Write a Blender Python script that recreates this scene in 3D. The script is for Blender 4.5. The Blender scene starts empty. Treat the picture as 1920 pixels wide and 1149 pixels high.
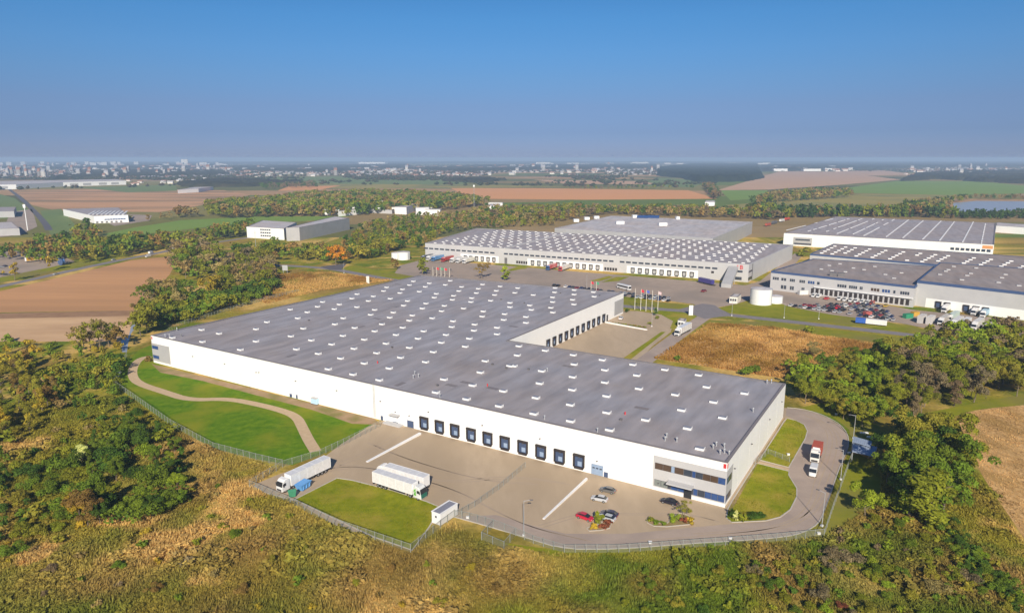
import bpy, bmesh, math, random
import numpy as np
from mathutils import Vector, Matrix
random.seed(7); RNG = np.random.default_rng(11)
S = bpy.context.scene; COL = S.collection
# ------------------------------------------------------------------ camera, sky, sun, exposure
FPX, HOR, CAMH = 1298.0, 297.0, 85.0
PITCH = math.atan((574.5 - HOR) / FPX)
cam = bpy.data.cameras.new('camera'); cam.sensor_width = 36; cam.lens = 36 * FPX / 1920
cam.clip_start = 1; cam.clip_end = 90000
co = bpy.data.objects.new('camera', cam); COL.objects.link(co)
co.location = (0, 0, CAMH); co.rotation_euler = (math.pi / 2 - PITCH, 0, 0); S.camera = co
SUN_EL = math.radians(30)
w = bpy.data.worlds.new('World'); S.world = w; w.use_nodes = True
nt = w.node_tree; nt.nodes.clear()
sky = nt.nodes.new('ShaderNodeTexSky'); sky.sky_type = 'NISHITA'; sky.sun_disc = False
sky.sun_elevation = SUN_EL; sky.sun_rotation = math.radians(180); sky.altitude = 300
sky.air_density = 0.8; sky.dust_density = 0.3; sky.ozone_density = 3.0
hsv = nt.nodes.new('ShaderNodeHueSaturation'); hsv.inputs['Saturation'].default_value = 1.2
hsv.inputs['Hue'].default_value = 0.51
bg = nt.nodes.new('ShaderNodeBackground'); bg.inputs['Strength'].default_value = 0.07
out = nt.nodes.new('ShaderNodeOutputWorld')
# clear polarised autumn air: the sky is graded by height above the horizon, the same all the way round
tcw = nt.nodes.new('ShaderNodeTexCoord'); spw = nt.nodes.new('ShaderNodeSeparateXYZ'); rpw = nt.nodes.new('ShaderNodeValToRGB'); mxw = nt.nodes.new('ShaderNodeMix')
mxw.data_type = 'RGBA'; mxw.blend_type = 'MULTIPLY'; mxw.inputs[0].default_value = 1
nt.links.new(tcw.outputs['Generated'], spw.inputs[0]); nt.links.new(spw.outputs['Z'], rpw.inputs[0])
stops = [(0, (.37, .42, .78)), (.034, (.36, .41, .66)), (.07, (.50, .52, .67)), (.105, (.58, .68, .77)), (.139, (.62, .82, .88)), (.18, (.62, .93, .96)), (.21, (.60, .94, .96)), (.4, (.40, .85, 1.0)), (1, (.40, .85, 1.0))]
el = rpw.color_ramp.elements; el[0].position = 0; el[0].color = (*stops[0][1], 1); el[1].position = 1; el[1].color = (*stops[-1][1], 1)
for p_, c_ in stops[1:-1]:
    e_ = el.new(p_); e_.color = (*c_, 1)
nt.links.new(sky.outputs[0], hsv.inputs['Color']); nt.links.new(hsv.outputs[0], mxw.inputs[6]); nt.links.new(rpw.outputs[0], mxw.inputs[7]); nt.links.new(mxw.outputs[2], bg.inputs[0]); nt.links.new(bg.outputs[0], out.inputs[0])
sl = bpy.data.lights.new('sun', 'SUN'); sl.energy = 4.6; sl.angle = math.radians(0.5); sl.color = (1.0, 0.91, 0.77)
so = bpy.data.objects.new('sun', sl); COL.objects.link(so); so.location = (0, -200, 300)
so.rotation_euler = (math.pi / 2 - SUN_EL, 0, 0)
S.view_settings.view_transform = 'Standard'; S.view_settings.look = 'None'
S.view_settings.exposure = 0.43; S.view_settings.gamma = 1; S.view_settings.use_curve_mapping = False
# ------------------------------------------------------------------ survey: photograph pixel -> world
CP, SP = math.cos(PITCH), math.sin(PITCH)
def ray(x, y):
    u = (x - 960) / FPX; v = (y - 574.5) / FPX
    return (u, CP - v * SP, -SP - v * CP)
def G(x, y, z=0.0):
    d = ray(x, y); t = (z - CAMH) / d[2]
    return Vector((d[0] * t, d[1] * t, z))
def px(p):
    fw = p[1] * CP - (p[2] - CAMH) * SP; dn = -p[1] * SP - (p[2] - CAMH) * CP
    return 960 + FPX * p[0] / fw, 574.5 + FPX * dn / fw
def GP(pts, z=0.0): return [G(x, y, z) for x, y in pts]
# ------------------------------------------------------------------ materials
def new_mat(name):
    m = bpy.data.materials.new(name); m.use_nodes = True
    return m, m.node_tree, m.node_tree.nodes['Principled BSDF']
def lk(nt, a, b): nt.links.new(a, b)
def mat(name, c1, c2=None, scale=1.0, rough=0.8, bump=0.0, metallic=0.0, detail=5.0, world=True, spec=0.3, c3=None, scale2=0.05, stretch=None, coat=0.0):
    m, nt, b = new_mat(name); N = nt.nodes
    b.inputs['Roughness'].default_value = rough; b.inputs['Metallic'].default_value = metallic
    b.inputs['Specular IOR Level'].default_value = spec; b.inputs['Coat Weight'].default_value = coat
    b.inputs['Base Color'].default_value = (*c1, 1)
    if c2 is None: return m
    if world: src = N.new('ShaderNodeNewGeometry').outputs['Position']
    else: src = N.new('ShaderNodeTexCoord').outputs['Object']
    if stretch:
        mp = N.new('ShaderNodeMapping'); mp.inputs['Scale'].default_value = stretch[:3]
        if len(stretch) > 3: mp.inputs['Rotation'].default_value = (0, 0, stretch[3])
        lk(nt, src, mp.inputs[0]); src = mp.outputs[0]
    n = N.new('ShaderNodeTexNoise'); n.inputs['Scale'].default_value = scale; n.inputs['Detail'].default_value = detail
    n.inputs['Roughness'].default_value = 0.65
    lk(nt, src, n.inputs['Vector'])
    r = N.new('ShaderNodeValToRGB'); r.color_ramp.elements[0].position = 0.3; r.color_ramp.elements[1].position = 0.7
    r.color_ramp.elements[0].color = (*c1, 1); r.color_ramp.elements[1].color = (*c2, 1)
    lk(nt, n.outputs['Fac'], r.inputs[0]); colr = r.outputs[0]
    if c3 is not None:
        n2 = N.new('ShaderNodeTexNoise'); n2.inputs['Scale'].default_value = scale2; n2.inputs['Detail'].default_value = 4
        lk(nt, src, n2.inputs['Vector'])
        r2 = N.new('ShaderNodeValToRGB'); r2.color_ramp.elements[0].position = 0.45; r2.color_ramp.elements[1].position = 0.65
        lk(nt, n2.outputs['Fac'], r2.inputs[0])
        mx = N.new('ShaderNodeMix'); mx.data_type = 'RGBA'
        lk(nt, r2.outputs[0], mx.inputs[0]); lk(nt, colr, mx.inputs[6]); mx.inputs[7].default_value = (*c3, 1)
        colr = mx.outputs[2]
    lk(nt, colr, b.inputs['Base Color'])
    if bump:
        bp = N.new('ShaderNodeBump'); bp.inputs['Strength'].default_value = bump; bp.inputs['Distance'].default_value = 0.3
        lk(nt, n.outputs['Fac'], bp.inputs['Height']); lk(nt, bp.outputs[0], b.inputs['Normal'])
    return m
def foliage_mat():
    m = bpy.data.materials.new('foliage'); m.use_nodes = True; nt = m.node_tree; N = nt.nodes
    b = N['Principled BSDF']; b.inputs['Roughness'].default_value = 0.75; b.inputs['Specular IOR Level'].default_value = 0.15
    at = N.new('ShaderNodeVertexColor'); at.layer_name = 'col'
    oi = N.new('ShaderNodeObjectInfo')
    mx = N.new('ShaderNodeMix'); mx.data_type = 'RGBA'; mx.blend_type = 'MULTIPLY'; mx.inputs[0].default_value = 1
    lk(nt, at.outputs[0], mx.inputs[6]); lk(nt, oi.outputs['Color'], mx.inputs[7])
    lk(nt, mx.outputs[2], b.inputs['Base Color'])
    tr = N.new('ShaderNodeBsdfTranslucent'); lk(nt, mx.outputs[2], tr.inputs[0])
    ms = N.new('ShaderNodeMixShader'); ms.inputs[0].default_value = 0.32
    lk(nt, b.outputs[0], ms.inputs[1]); lk(nt, tr.outputs[0], ms.inputs[2]); lk(nt, ms.outputs[0], N['Material Output'].inputs[0])
    return m
def paint_mat(name, rough=0.3, coat=0.3):
    m, nt, b = new_mat(name); oi = nt.nodes.new('ShaderNodeObjectInfo')
    n = nt.nodes.new('ShaderNodeTexNoise'); n.inputs['Scale'].default_value = 1.3; n.inputs['Detail'].default_value = 6
    tc = nt.nodes.new('ShaderNodeTexCoord'); lk(nt, tc.outputs['Object'], n.inputs['Vector'])
    r = nt.nodes.new('ShaderNodeValToRGB'); r.color_ramp.elements[0].color = (.8, .79, .77, 1); r.color_ramp.elements[0].position = .3
    lk(nt, n.outputs['Fac'], r.inputs[0])
    mx = nt.nodes.new('ShaderNodeMix'); mx.data_type = 'RGBA'; mx.blend_type = 'MULTIPLY'; mx.inputs[0].default_value = 1
    lk(nt, oi.outputs['Color'], mx.inputs[6]); lk(nt, r.outputs[0], mx.inputs[7]); lk(nt, mx.outputs[2], b.inputs['Base Color'])
    b.inputs['Roughness'].default_value = rough; b.inputs['Coat Weight'].default_value = coat
    return m
def ground_mat():
    m, nt, b = new_mat('scrub_ground'); N = nt.nodes
    at = N.new('ShaderNodeVertexColor'); at.layer_name = 'col'
    g = N.new('ShaderNodeNewGeometry')
    n = N.new('ShaderNodeTexNoise'); n.inputs['Scale'].default_value = 0.55; n.inputs['Detail'].default_value = 9; n.inputs['Roughness'].default_value = .7
    lk(nt, g.outputs['Position'], n.inputs['Vector'])
    r = N.new('ShaderNodeValToRGB'); r.color_ramp.elements[0].position = .3; r.color_ramp.elements[1].position = .72
    r.color_ramp.elements[0].color = (.55, .6, .5, 1); r.color_ramp.elements[1].color = (1.25, 1.2, 1.15, 1)
    lk(nt, n.outputs['Fac'], r.inputs[0])
    mx = N.new('ShaderNodeMix'); mx.data_type = 'RGBA'; mx.blend_type = 'MULTIPLY'; mx.inputs[0].default_value = 1
    lk(nt, at.outputs[0], mx.inputs[6]); lk(nt, r.outputs[0], mx.inputs[7]); lk(nt, mx.outputs[2], b.inputs['Base Color'])
    b.inputs['Roughness'].default_value = .95; b.inputs['Specular IOR Level'].default_value = .05
    bp = N.new('ShaderNodeBump'); bp.inputs['Strength'].default_value = .6; bp.inputs['Distance'].default_value = .6
    lk(nt, n.outputs['Fac'], bp.inputs['Height']); lk(nt, bp.outputs[0], b.inputs['Normal'])
    return m
def farmland_mat():
    m, nt, b = new_mat('patchwork_farmland'); N = nt.nodes
    g = N.new('ShaderNodeNewGeometry'); mp = N.new('ShaderNodeMapping')
    mp.inputs['Rotation'].default_value = (0, 0, .35); mp.inputs['Scale'].default_value = (1 / 620, 1 / 330, 0)
    lk(nt, g.outputs['Position'], mp.inputs[0])
    v = N.new('ShaderNodeTexVoronoi'); v.inputs['Scale'].default_value = 1; v.distance = 'CHEBYCHEV'; v.inputs['Randomness'].default_value = .8
    lk(nt, mp.outputs[0], v.inputs['Vector'])
    sp = N.new('ShaderNodeSeparateColor'); lk(nt, v.outputs['Color'], sp.inputs[0])
    r = N.new('ShaderNodeValToRGB'); r.color_ramp.interpolation = 'CONSTANT'
    cols = [(.19, .18, .05), (.30, .21, .09), (.14, .19, .04), (.42, .26, .13), (.11, .11, .04), (.24, .21, .07), (.34, .24, .12), (.15, .15, .05)]
    e = r.color_ramp.elements; e[0].color = (*cols[0], 1); e[1].position = .125; e[1].color = (*cols[1], 1)
    for i in range(2, 8):
        k = e.new(i / 8); k.color = (*cols[i], 1)
    lk(nt, sp.outputs[0], r.inputs[0])
    n = N.new('ShaderNodeTexNoise'); n.inputs['Scale'].default_value = .02; n.inputs['Detail'].default_value = 8
    lk(nt, g.outputs['Position'], n.inputs['Vector'])
    r2 = N.new('ShaderNodeValToRGB'); r2.color_ramp.elements[0].color = (.7, .72, .68, 1); r2.color_ramp.elements[1].color = (1.2, 1.18, 1.15, 1)
    lk(nt, n.outputs['Fac'], r2.inputs[0])
    mx = N.new('ShaderNodeMix'); mx.data_type = 'RGBA'; mx.blend_type = 'MULTIPLY'; mx.inputs[0].default_value = 1
    lk(nt, r.outputs[0], mx.inputs[6]); lk(nt, r2.outputs[0], mx.inputs[7]); lk(nt, mx.outputs[2], b.inputs['Base Color'])
    b.inputs['Roughness'].default_value = .95; b.inputs['Specular IOR Level'].default_value = .05
    return m
def fence_mat():
    m = bpy.data.materials.new('wire_mesh'); m.use_nodes = True; nt = m.node_tree; N = nt.nodes
    b = N['Principled BSDF']; b.inputs['Base Color'].default_value = (.30, .32, .28, 1); b.inputs['Roughness'].default_value = .5
    t = N.new('ShaderNodeBsdfTransparent'); ms = N.new('ShaderNodeMixShader'); ms.inputs[0].default_value = .2
    lk(nt, t.outputs[0], ms.inputs[1]); lk(nt, b.outputs[0], ms.inputs[2]); lk(nt, ms.outputs[0], N['Material Output'].inputs[0])
    return m
def roof_mat(name, c, ang, strip=1.9):
    m, nt, b = new_mat(name); N = nt.nodes
    g = N.new('ShaderNodeNewGeometry'); mp = N.new('ShaderNodeMapping'); mp.inputs['Rotation'].default_value = (0, 0, ang)
    lk(nt, g.outputs['Position'], mp.inputs[0])
    sx = N.new('ShaderNodeSeparateXYZ'); lk(nt, mp.outputs[0], sx.inputs[0])
    dv = N.new('ShaderNodeMath'); dv.operation = 'DIVIDE'; dv.inputs[1].default_value = strip; lk(nt, sx.outputs[0], dv.inputs[0])
    fl = N.new('ShaderNodeMath'); fl.operation = 'FLOOR'; lk(nt, dv.outputs[0], fl.inputs[0])
    wn = N.new('ShaderNodeTexWhiteNoise'); wn.noise_dimensions = '1D'; lk(nt, fl.outputs[0], wn.inputs['W'])
    r = N.new('ShaderNodeValToRGB'); r.color_ramp.elements[0].color = tuple(x * .97 for x in c) + (1,); r.color_ramp.elements[1].color = tuple(x * 1.03 for x in c) + (1,)
    lk(nt, wn.outputs[0], r.inputs[0])
    n = N.new('ShaderNodeTexNoise'); n.inputs['Scale'].default_value = .035; n.inputs['Detail'].default_value = 7; n.inputs['Roughness'].default_value = .6
    lk(nt, g.outputs['Position'], n.inputs['Vector'])
    r2 = N.new('ShaderNodeValToRGB'); r2.color_ramp.elements[0].position = .33; r2.color_ramp.elements[1].position = .68
    r2.color_ramp.elements[0].color = (.98, .90, .85, 1); r2.color_ramp.elements[1].color = (.97, 1.0, 1.07, 1)
    lk(nt, n.outputs['Fac'], r2.inputs[0])
    n3 = N.new('ShaderNodeTexNoise'); n3.inputs['Scale'].default_value = .25; n3.inputs['Detail'].default_value = 6
    mp3 = N.new('ShaderNodeMapping'); mp3.inputs['Scale'].default_value = (1, .25, 1); lk(nt, mp.outputs[0], mp3.inputs[0]); lk(nt, mp3.outputs[0], n3.inputs['Vector'])
    r3 = N.new('ShaderNodeValToRGB'); r3.color_ramp.elements[0].position = .25; r3.color_ramp.elements[1].position = .75
    r3.color_ramp.elements[0].color = (.74, .74, .75, 1); r3.color_ramp.elements[1].color = (1.16, 1.15, 1.15, 1); lk(nt, n3.outputs['Fac'], r3.inputs[0])
    prev = r.outputs[0]
    for q in (r2, r3):
        mx = N.new('ShaderNodeMix'); mx.data_type = 'RGBA'; mx.blend_type = 'MULTIPLY'; mx.inputs[0].default_value = 1
        lk(nt, prev, mx.inputs[6]); lk(nt, q.outputs[0], mx.inputs[7]); prev = mx.outputs[2]
    lk(nt, prev, b.inputs['Base Color']); b.inputs['Roughness'].default_value = .7
    return m
M_ = {}
M_['ground'] = ground_mat(); M_['farmland'] = farmland_mat(); M_['foliage'] = foliage_mat()
M_['paint'] = paint_mat('vehicle_paint'); M_['matt'] = paint_mat('matt_paint', .65, 0)
M_['wire'] = fence_mat()
M_['roof'] = roof_mat('roof_membrane', (.335, .32, .325), 0.549)
M_['roof2'] = roof_mat('grey_roof', (.37, .335, .325), 0.42, 4)
M_['roof3'] = roof_mat('brown_grey_roof', (.33, .28, .245), 0.42, 6)
M_['roof4'] = roof_mat('pale_roof', (.52, .49, .47), 0.42, 5)
M_['white'] = mat('white_cladding', (.84, .83, .80), (.79, .78, .755), .15, .55, 0, 0, 6)
M_['greywall'] = mat('grey_cladding', (.42, .41, .405), (.36, .355, .35), .12, .5)
M_['lgrey'] = mat('light_grey_cladding', (.5, .49, .48), (.44, .43, .43), .1, .55)
M_['fsteel'] = mat('fence_steel', (.25, .26, .23), (.3, .31, .28), 2, .6)
M_['dgrey'] = mat('dark_grey_trim', (.12, .11, .115), (.16, .15, .15), .3, .6)
M_['coping'] = mat('coping', (.19, .17, .175), (.24, .21, .2), .2, .6)
M_['blue'] = mat('blue_trim', (.055, .09, .19), (.065, .105, .22), .3, .5)
M_['glass'] = mat('window_glass', (.03, .04, .06), (.06, .07, .09), .4, .08, spec=.6)
M_['glassblue'] = mat('blue_glass', (.025, .06, .17), (.04, .09, .24), .4, .08, spec=.6)
M_['glassbrown'] = mat('brown_reflection_glass', (.07, .045, .03), (.10, .065, .045), .4, .1, spec=.6)  # brown reflection painted into the colour of the panes
M_['blind'] = mat('window_blinds', (.16, .18, .17), (.24, .26, .24), 2, .3)
M_['shelter'] = mat('dock_shelter_rubber', (.025, .02, .02), (.05, .04, .035), 1, .8)
M_['doorblue'] = mat('dock_door_blue', (.05, .075, .14), (.07, .10, .18), .5, .5)
M_['doorpale'] = mat('pale_door', (.24, .32, .44), (.30, .38, .5), .5, .4)
M_['paving'] = mat('concrete_paving', (.42, .318, .21), (.485, .37, .25), .35, .85, .05, c3=(.385, .29, .19), scale2=.05, stretch=(1, .3, 1, .55))
M_['tyremark'] = mat('tyre_marks', (.37, .285, .205), (.41, .315, .23), .3, .85)
M_['worn'] = mat('worn_paving', (.41, .31, .21), (.44, .32, .205), .22, .9, .05)
M_['paving2'] = mat('yard_paving', (.34, .26, .2), (.40, .31, .24), .2, .85, c3=(.30, .24, .19), scale2=.03)
M_['road'] = mat('road_asphalt', (.20, .178, .178), (.25, .222, .215), .3, .85)
M_['ringroad'] = mat('ring_road_paving', (.37, .29, .235), (.42, .33, .265), .3, .85, c3=(.33, .26, .215), scale2=.08)
M_['asphalt'] = mat('dark_asphalt', (.10, .092, .10), (.13, .12, .125), .3, .85)
M_['kerb'] = mat('kerb_concrete', (.5, .46, .4), (.42, .38, .33), .8, .8)
M_['lawn'] = mat('lawn_grass', (.13, .17, .006), (.28, .28, .016), .4, .95, .4, c3=(.34, .27, .04), scale2=.09, spec=.05, detail=9)
M_['lawn2'] = mat('fresh_lawn', (.055, .145, .004), (.16, .245, .010), .35, .95, .4, c3=(.22, .235, .016), scale2=.05, spec=.05, detail=9)
M_['verge'] = mat('verge_grass', (.17, .20, .010), (.28, .26, .02), .15, .95, .2, c3=(.22, .19, .05), scale2=.03, spec=.05)
M_['dirt'] = mat('bare_earth', (.30, .19, .10), (.38, .26, .15), .4, .95, .2, c3=(.2, .17, .05), scale2=.12)
M_['gravel'] = mat('path_gravel', (.48, .34, .20), (.57, .42, .26), .7, .95, .1)
M_['stubble'] = mat('stubble_field', (.30, .165, .05), (.80, .50, .21), .8, .95, .5, c3=(.34, .20, .055), scale2=.09, stretch=(1, .4, 1, .5))
M_['plough'] = mat('ploughed_field', (.50, .25, .10), (.61, .32, .14), .5, .95, .2, c3=(.44, .23, .10), scale2=.03, stretch=(.05, 1, 1, .42))
M_['straw'] = mat('straw_field', (.56, .35, .18), (.68, .45, .25), .1, .95, .2, c3=(.46, .28, .15), scale2=.03, stretch=(.4, 1, 1, 0))
M_['turned'] = mat('turned_earth', (.26, .145, .075), (.36, .21, .11), .2, .95, .3)
M_['orange'] = mat('orange_field', (.62, .28, .10), (.68, .32, .12), .006, .95, stretch=(.3, 1, 1, 0))
M_['tan'] = mat('tan_field', (.50, .30, .17), (.55, .34, .2), .01, .95)
M_['green'] = mat('crop_green', (.155, .25, .025), (.185, .27, .035), .01, .95)
M_['green2'] = mat('pasture_green', (.13, .19, .05), (.16, .2, .05), .008, .95)
M_['meadow'] = mat('dry_meadow', (.27, .23, .04), (.36, .27, .07), .02, .95, c3=(.17, .18, .05), scale2=.006)
M_['brown'] = mat('brown_field', (.48, .24, .11), (.58, .33, .16), .02, .95, c3=(.26, .17, .08), scale2=.009, stretch=(.3, 1.4, 1, .1))
M_['water'] = mat('water', (.30, .33, .38), (.34, .37, .42), .05, .35, spec=.5)  # pale base colour stands in for the sky reflected at grazing angle
M_['wood'] = mat('bark', (.16, .12, .085), (.24, .19, .14), 3, .9, world=False)
M_['tyre'] = mat('tyre_rubber', (.02, .02, .02), (.035, .035, .035), 4, .8, world=False)
M_['rim'] = mat('wheel_rim', (.45, .45, .46), (.35, .35, .36), 4, .4, .0, .6, world=False)
M_['chassis'] = mat('chassis', (.04, .04, .045), (.07, .065, .06), 2, .7, world=False)
M_['vglass'] = mat('vehicle_glass', (.015, .018, .022), (.03, .034, .04), 2, .08, world=False, spec=.6)
M_['metal'] = mat('galvanised_steel', (.42, .43, .44), (.5, .5, .5), 2, .45, .0, .3, world=False)
M_['pwhite'] = mat('white_paint', (.8, .79, .77), (.74, .73, .71), .8, .5, world=False)
M_['skylight'] = mat('skylight_dome', (.22, .22, .25), (.28, .28, .31), .8, .35, world=False, spec=.5)
M_['sheetroof'] = mat('blue_sheet_roof', (.26, .32, .42), (.36, .42, .52), .9, .5, world=False)
M_['hutroof'] = mat('hut_roof', (.2, .2, .24), (.26, .26, .3), .8, .7, world=False)
M_['red'] = mat('red_paint', (.62, .05, .05), (.5, .04, .045), 1, .5, world=False)
M_['tile'] = mat('roof_tile', (.3, .16, .11), (.38, .22, .16), .1, .8, world=False)
M_['render'] = mat('house_render', (.7, .66, .6), (.62, .58, .52), .05, .8)
# ------------------------------------------------------------------ mesh helpers
class MB:
    def __init__(s): s.v = []; s.f = []; s.m = []
    def quad(s, a, b, c, d, mi=0):
        n = len(s.v); s.v += [tuple(a), tuple(b), tuple(c), tuple(d)]; s.f.append((n, n + 1, n + 2, n + 3)); s.m.append(mi)
    def obox(s, o, ax, ay, az, mi=0):
        o, ax, ay, az = Vector(o), Vector(ax), Vector(ay), Vector(az); n = len(s.v)
        s.v += [tuple(p) for p in (o, o + ax, o + ax + ay, o + ay, o + az, o + ax + az, o + ax + ay + az, o + ay + az)]
        for q in ((0, 3, 2, 1), (4, 5, 6, 7), (0, 1, 5, 4), (1, 2, 6, 5), (2, 3, 7, 6), (3, 0, 4, 7)):
            s.f.append(tuple(n + i for i in q)); s.m.append(mi)
        return s
    def box(s, x0, x1, y0, y1, z0, z1, mi=0): return s.obox((x0, y0, z0), (x1 - x0, 0, 0), (0, y1 - y0, 0), (0, 0, z1 - z0), mi)
    def prism(s, poly, z0, z1, mi=0, mtop=None):
        n = len(s.v); k = len(poly)
        s.v += [(p[0], p[1], z0) for p in poly] + [(p[0], p[1], z1) for p in poly]
        for i in range(k):
            j = (i + 1) % k; s.f.append((n + i, n + j, n + k + j, n + k + i)); s.m.append(mi)
        s.f.append(tuple(n + k + i for i in range(k))); s.m.append(mi if mtop is None else mtop)
        s.f.append(tuple(n + i for i in reversed(range(k)))); s.m.append(mi)
        return s
    def sections(s, secs, mi=0, cap=True):
        n = len(s.v); k = len(secs[0])
        for c in secs: s.v += [tuple(p) for p in c]
        for a in range(len(secs) - 1):
            for i in range(k):
                j = (i + 1) % k; s.f.append((n + a * k + i, n + a * k + j, n + (a + 1) * k + j, n + (a + 1) * k + i)); s.m.append(mi)
        if cap:
            s.f.append(tuple(n + i for i in reversed(range(k)))); s.m.append(mi)
            e = n + (len(secs) - 1) * k; s.f.append(tuple(e + i for i in range(k))); s.m.append(mi)
        return s
    def tube(s, p0, p1, r0, r1=None, k=8, mi=0):
        p0, p1 = Vector(p0), Vector(p1); r1 = r0 if r1 is None else r1
        d = (p1 - p0).normalized(); a = d.orthogonal().normalized(); b = d.cross(a)
        return s.sections([[p + (a * math.cos(t) + b * math.sin(t)) * r for t in (2 * math.pi * i / k for i in range(k))] for p, r in ((p0, r0), (p1, r1))], mi)
    def mesh(s, name, mats, smooth=False):
        me = bpy.data.meshes.new(name); me.from_pydata(s.v, [], s.f)
        for m in (mats if isinstance(mats, (list, tuple)) else [mats]): me.materials.append(M_[m] if isinstance(m, str) else m)
        if any(s.m): me.polygons.foreach_set('material_index', s.m)
        bm = bmesh.new(); bm.from_mesh(me); bmesh.ops.recalc_face_normals(bm, faces=bm.faces); bm.to_mesh(me); bm.free()
        if smooth: me.polygons.foreach_set('use_smooth', [True] * len(me.polygons))
        me.update(); return me
def O(name, me, parent=None, loc=(0, 0, 0), rz=0.0, sc=None, color=None):
    o = bpy.data.objects.new(name, me); COL.objects.link(o); o.location = loc; o.rotation_euler = (0, 0, rz)
    if sc is not None: o.scale = sc if isinstance(sc, (tuple, list)) else (sc, sc, sc)
    if parent is not None: o.parent = parent
    if color is not None: o.color = (*color[:3], 1)
    return o
def tag(o, label, cat=None, group=None, kind=None):
    if label: o['label'] = label
    if cat: o['category'] = cat
    if group: o['group'] = group
    if kind: o['kind'] = kind
    return o
def E(name, loc, label, cat, group=None, rz=0.0, sc=None):
    o = O(name, None, None, loc, rz, sc); o.empty_display_size = 1
    return tag(o, label, cat, group)
def kids(o): return KIDS.get(o.name, [])
KIDS = {}
def part(name, me, parent, loc=(0, 0, 0), rz=0, sc=None, color=None):
    o = O(name, me, parent, loc, rz, sc, color); KIDS.setdefault(parent.name, []).append(o); return o
def copy_tree(root, loc, rz, label, cat, group, colors=None, sc=None, parent=None):
    c = root.copy(); COL.objects.link(c); c.location = loc; c.rotation_euler = (0, 0, rz)
    if sc: c.scale = (sc, sc, sc)
    tag(c, label, cat, group)
    def rec(src, dst):
        for ch in kids(src):
            d = ch.copy(); COL.objects.link(d); d.parent = dst; KIDS.setdefault(dst.name, []).append(d)
            if colors and ch.name.split('.')[0] in colors: d.color = (*colors[ch.name.split('.')[0]], 1)
            rec(ch, d)
    rec(root, c)
    return c
def npmesh(name, V, F, colr=None, m='foliage'):
    me = bpy.data.meshes.new(name); V = np.asarray(V, np.float32); F = np.asarray(F, np.int32); k = F.shape[1]
    me.vertices.add(len(V)); me.vertices.foreach_set('co', V.ravel())
    me.loops.add(F.size); me.loops.foreach_set('vertex_index', F.ravel())
    me.polygons.add(len(F)); me.polygons.foreach_set('loop_start', np.arange(0, F.size, k, dtype=np.int32))
    me.polygons.foreach_set('loop_total', np.full(len(F), k, np.int32))
    me.update(calc_edges=True)
    if colr is not None:
        a = me.color_attributes.new('col', 'FLOAT_COLOR', 'POINT')
        c = np.ones((len(V), 4), np.float32); c[:, :3] = colr; a.data.foreach_set('color', c.ravel())
    me.materials.append(M_[m] if isinstance(m, str) else m); return me
def vnoise(x, y, scale, seed):
    x = np.asarray(x, float) / scale; y = np.asarray(y, float) / scale
    xi = np.floor(x).astype(np.int64); yi = np.floor(y).astype(np.int64); fx = x - xi; fy = y - yi
    fx = fx * fx * (3 - 2 * fx); fy = fy * fy * (3 - 2 * fy)
    def h(a, b):
        n = (a * 374761393 + b * 668265263 + seed * 974634777) & 0xffffffff
        n = ((n ^ (n >> 13)) * 1274126177) & 0xffffffff
        return ((n ^ (n >> 16)) & 0xffff) / 65535.0
    return (h(xi, yi) * (1 - fx) + h(xi + 1, yi) * fx) * (1 - fy) + (h(xi, yi + 1) * (1 - fx) + h(xi + 1, yi + 1) * fx) * fy
def inpoly(x, y, poly):
    x = np.asarray(x, float); y = np.asarray(y, float); r = np.zeros(x.shape, bool); k = len(poly)
    for i in range(k):
        x0, y0 = poly[i][0], poly[i][1]; x1, y1 = poly[(i + 1) % k][0], poly[(i + 1) % k][1]
        c = ((y0 > y) != (y1 > y)); d = (y1 - y0) if y1 != y0 else 1e-9
        r ^= c & (x < (x1 - x0) * (y - y0) / d + x0)
    return r
def sheet(name, pts, m, z, smooth=0):
    """flat structure sheet from surveyed outline"""
    P = [(p.x, p.y) for p in GP(pts)]
    for _ in range(smooth):
        Q = []
        for i in range(len(P)):
            a, b = P[i], P[(i + 1) % len(P)]
            Q += [(a[0] * .75 + b[0] * .25, a[1] * .75 + b[1] * .25), (a[0] * .25 + b[0] * .75, a[1] * .25 + b[1] * .75)]
        P = Q
    bm = bmesh.new(); f = bm.faces.new([bm.verts.new((x, y, z)) for x, y in P])
    bm.normal_update()
    if f.normal.z < 0: f.normal_flip()
    bmesh.ops.triangulate(bm, faces=bm.faces[:]); me = bpy.data.meshes.new(name); bm.to_mesh(me); bm.free()
    me.materials.append(M_[m]); o = O(name, me); o['kind'] = 'structure'; return o, P
def smooth_line(P, it=2):
    for _ in range(it):
        Q = [P[0]]
        for a, b in zip(P[:-1], P[1:]): Q += [a.lerp(b, .25), a.lerp(b, .75)]
        P = Q + [P[-1]]
    return P
def ribbon(name, pts, width, m, z, it=2, h=0.0, world=False):
    P = smooth_line(pts if world else GP(pts), it); mb = MB(); L, R = [], []
    for i, p in enumerate(P):
        a = P[max(i - 1, 0)]; b = P[min(i + 1, len(P) - 1)]; d = (b - a); d.z = 0; d.normalize(); n = Vector((-d.y, d.x, 0)) * width / 2
        L.append((p.x + n.x, p.y + n.y)); R.append((p.x - n.x, p.y - n.y))
    if h:
        for i in range(len(P) - 1):
            c = [(*L[i], z), (*R[i], z), (*R[i + 1], z), (*L[i + 1], z)]
            t = [(a, b, z + h) for a, b, _ in c]
            mb.quad(*t); mb.quad(c[0], c[3], t[3], t[0]); mb.quad(c[1], c[2], t[2], t[1])
    else:
        for i in range(len(P) - 1): mb.quad((*L[i], z), (*R[i], z), (*R[i + 1], z), (*L[i + 1], z))
    o = O(name, mb.mesh(name, m)); o['kind'] = 'structure'; return o
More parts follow.
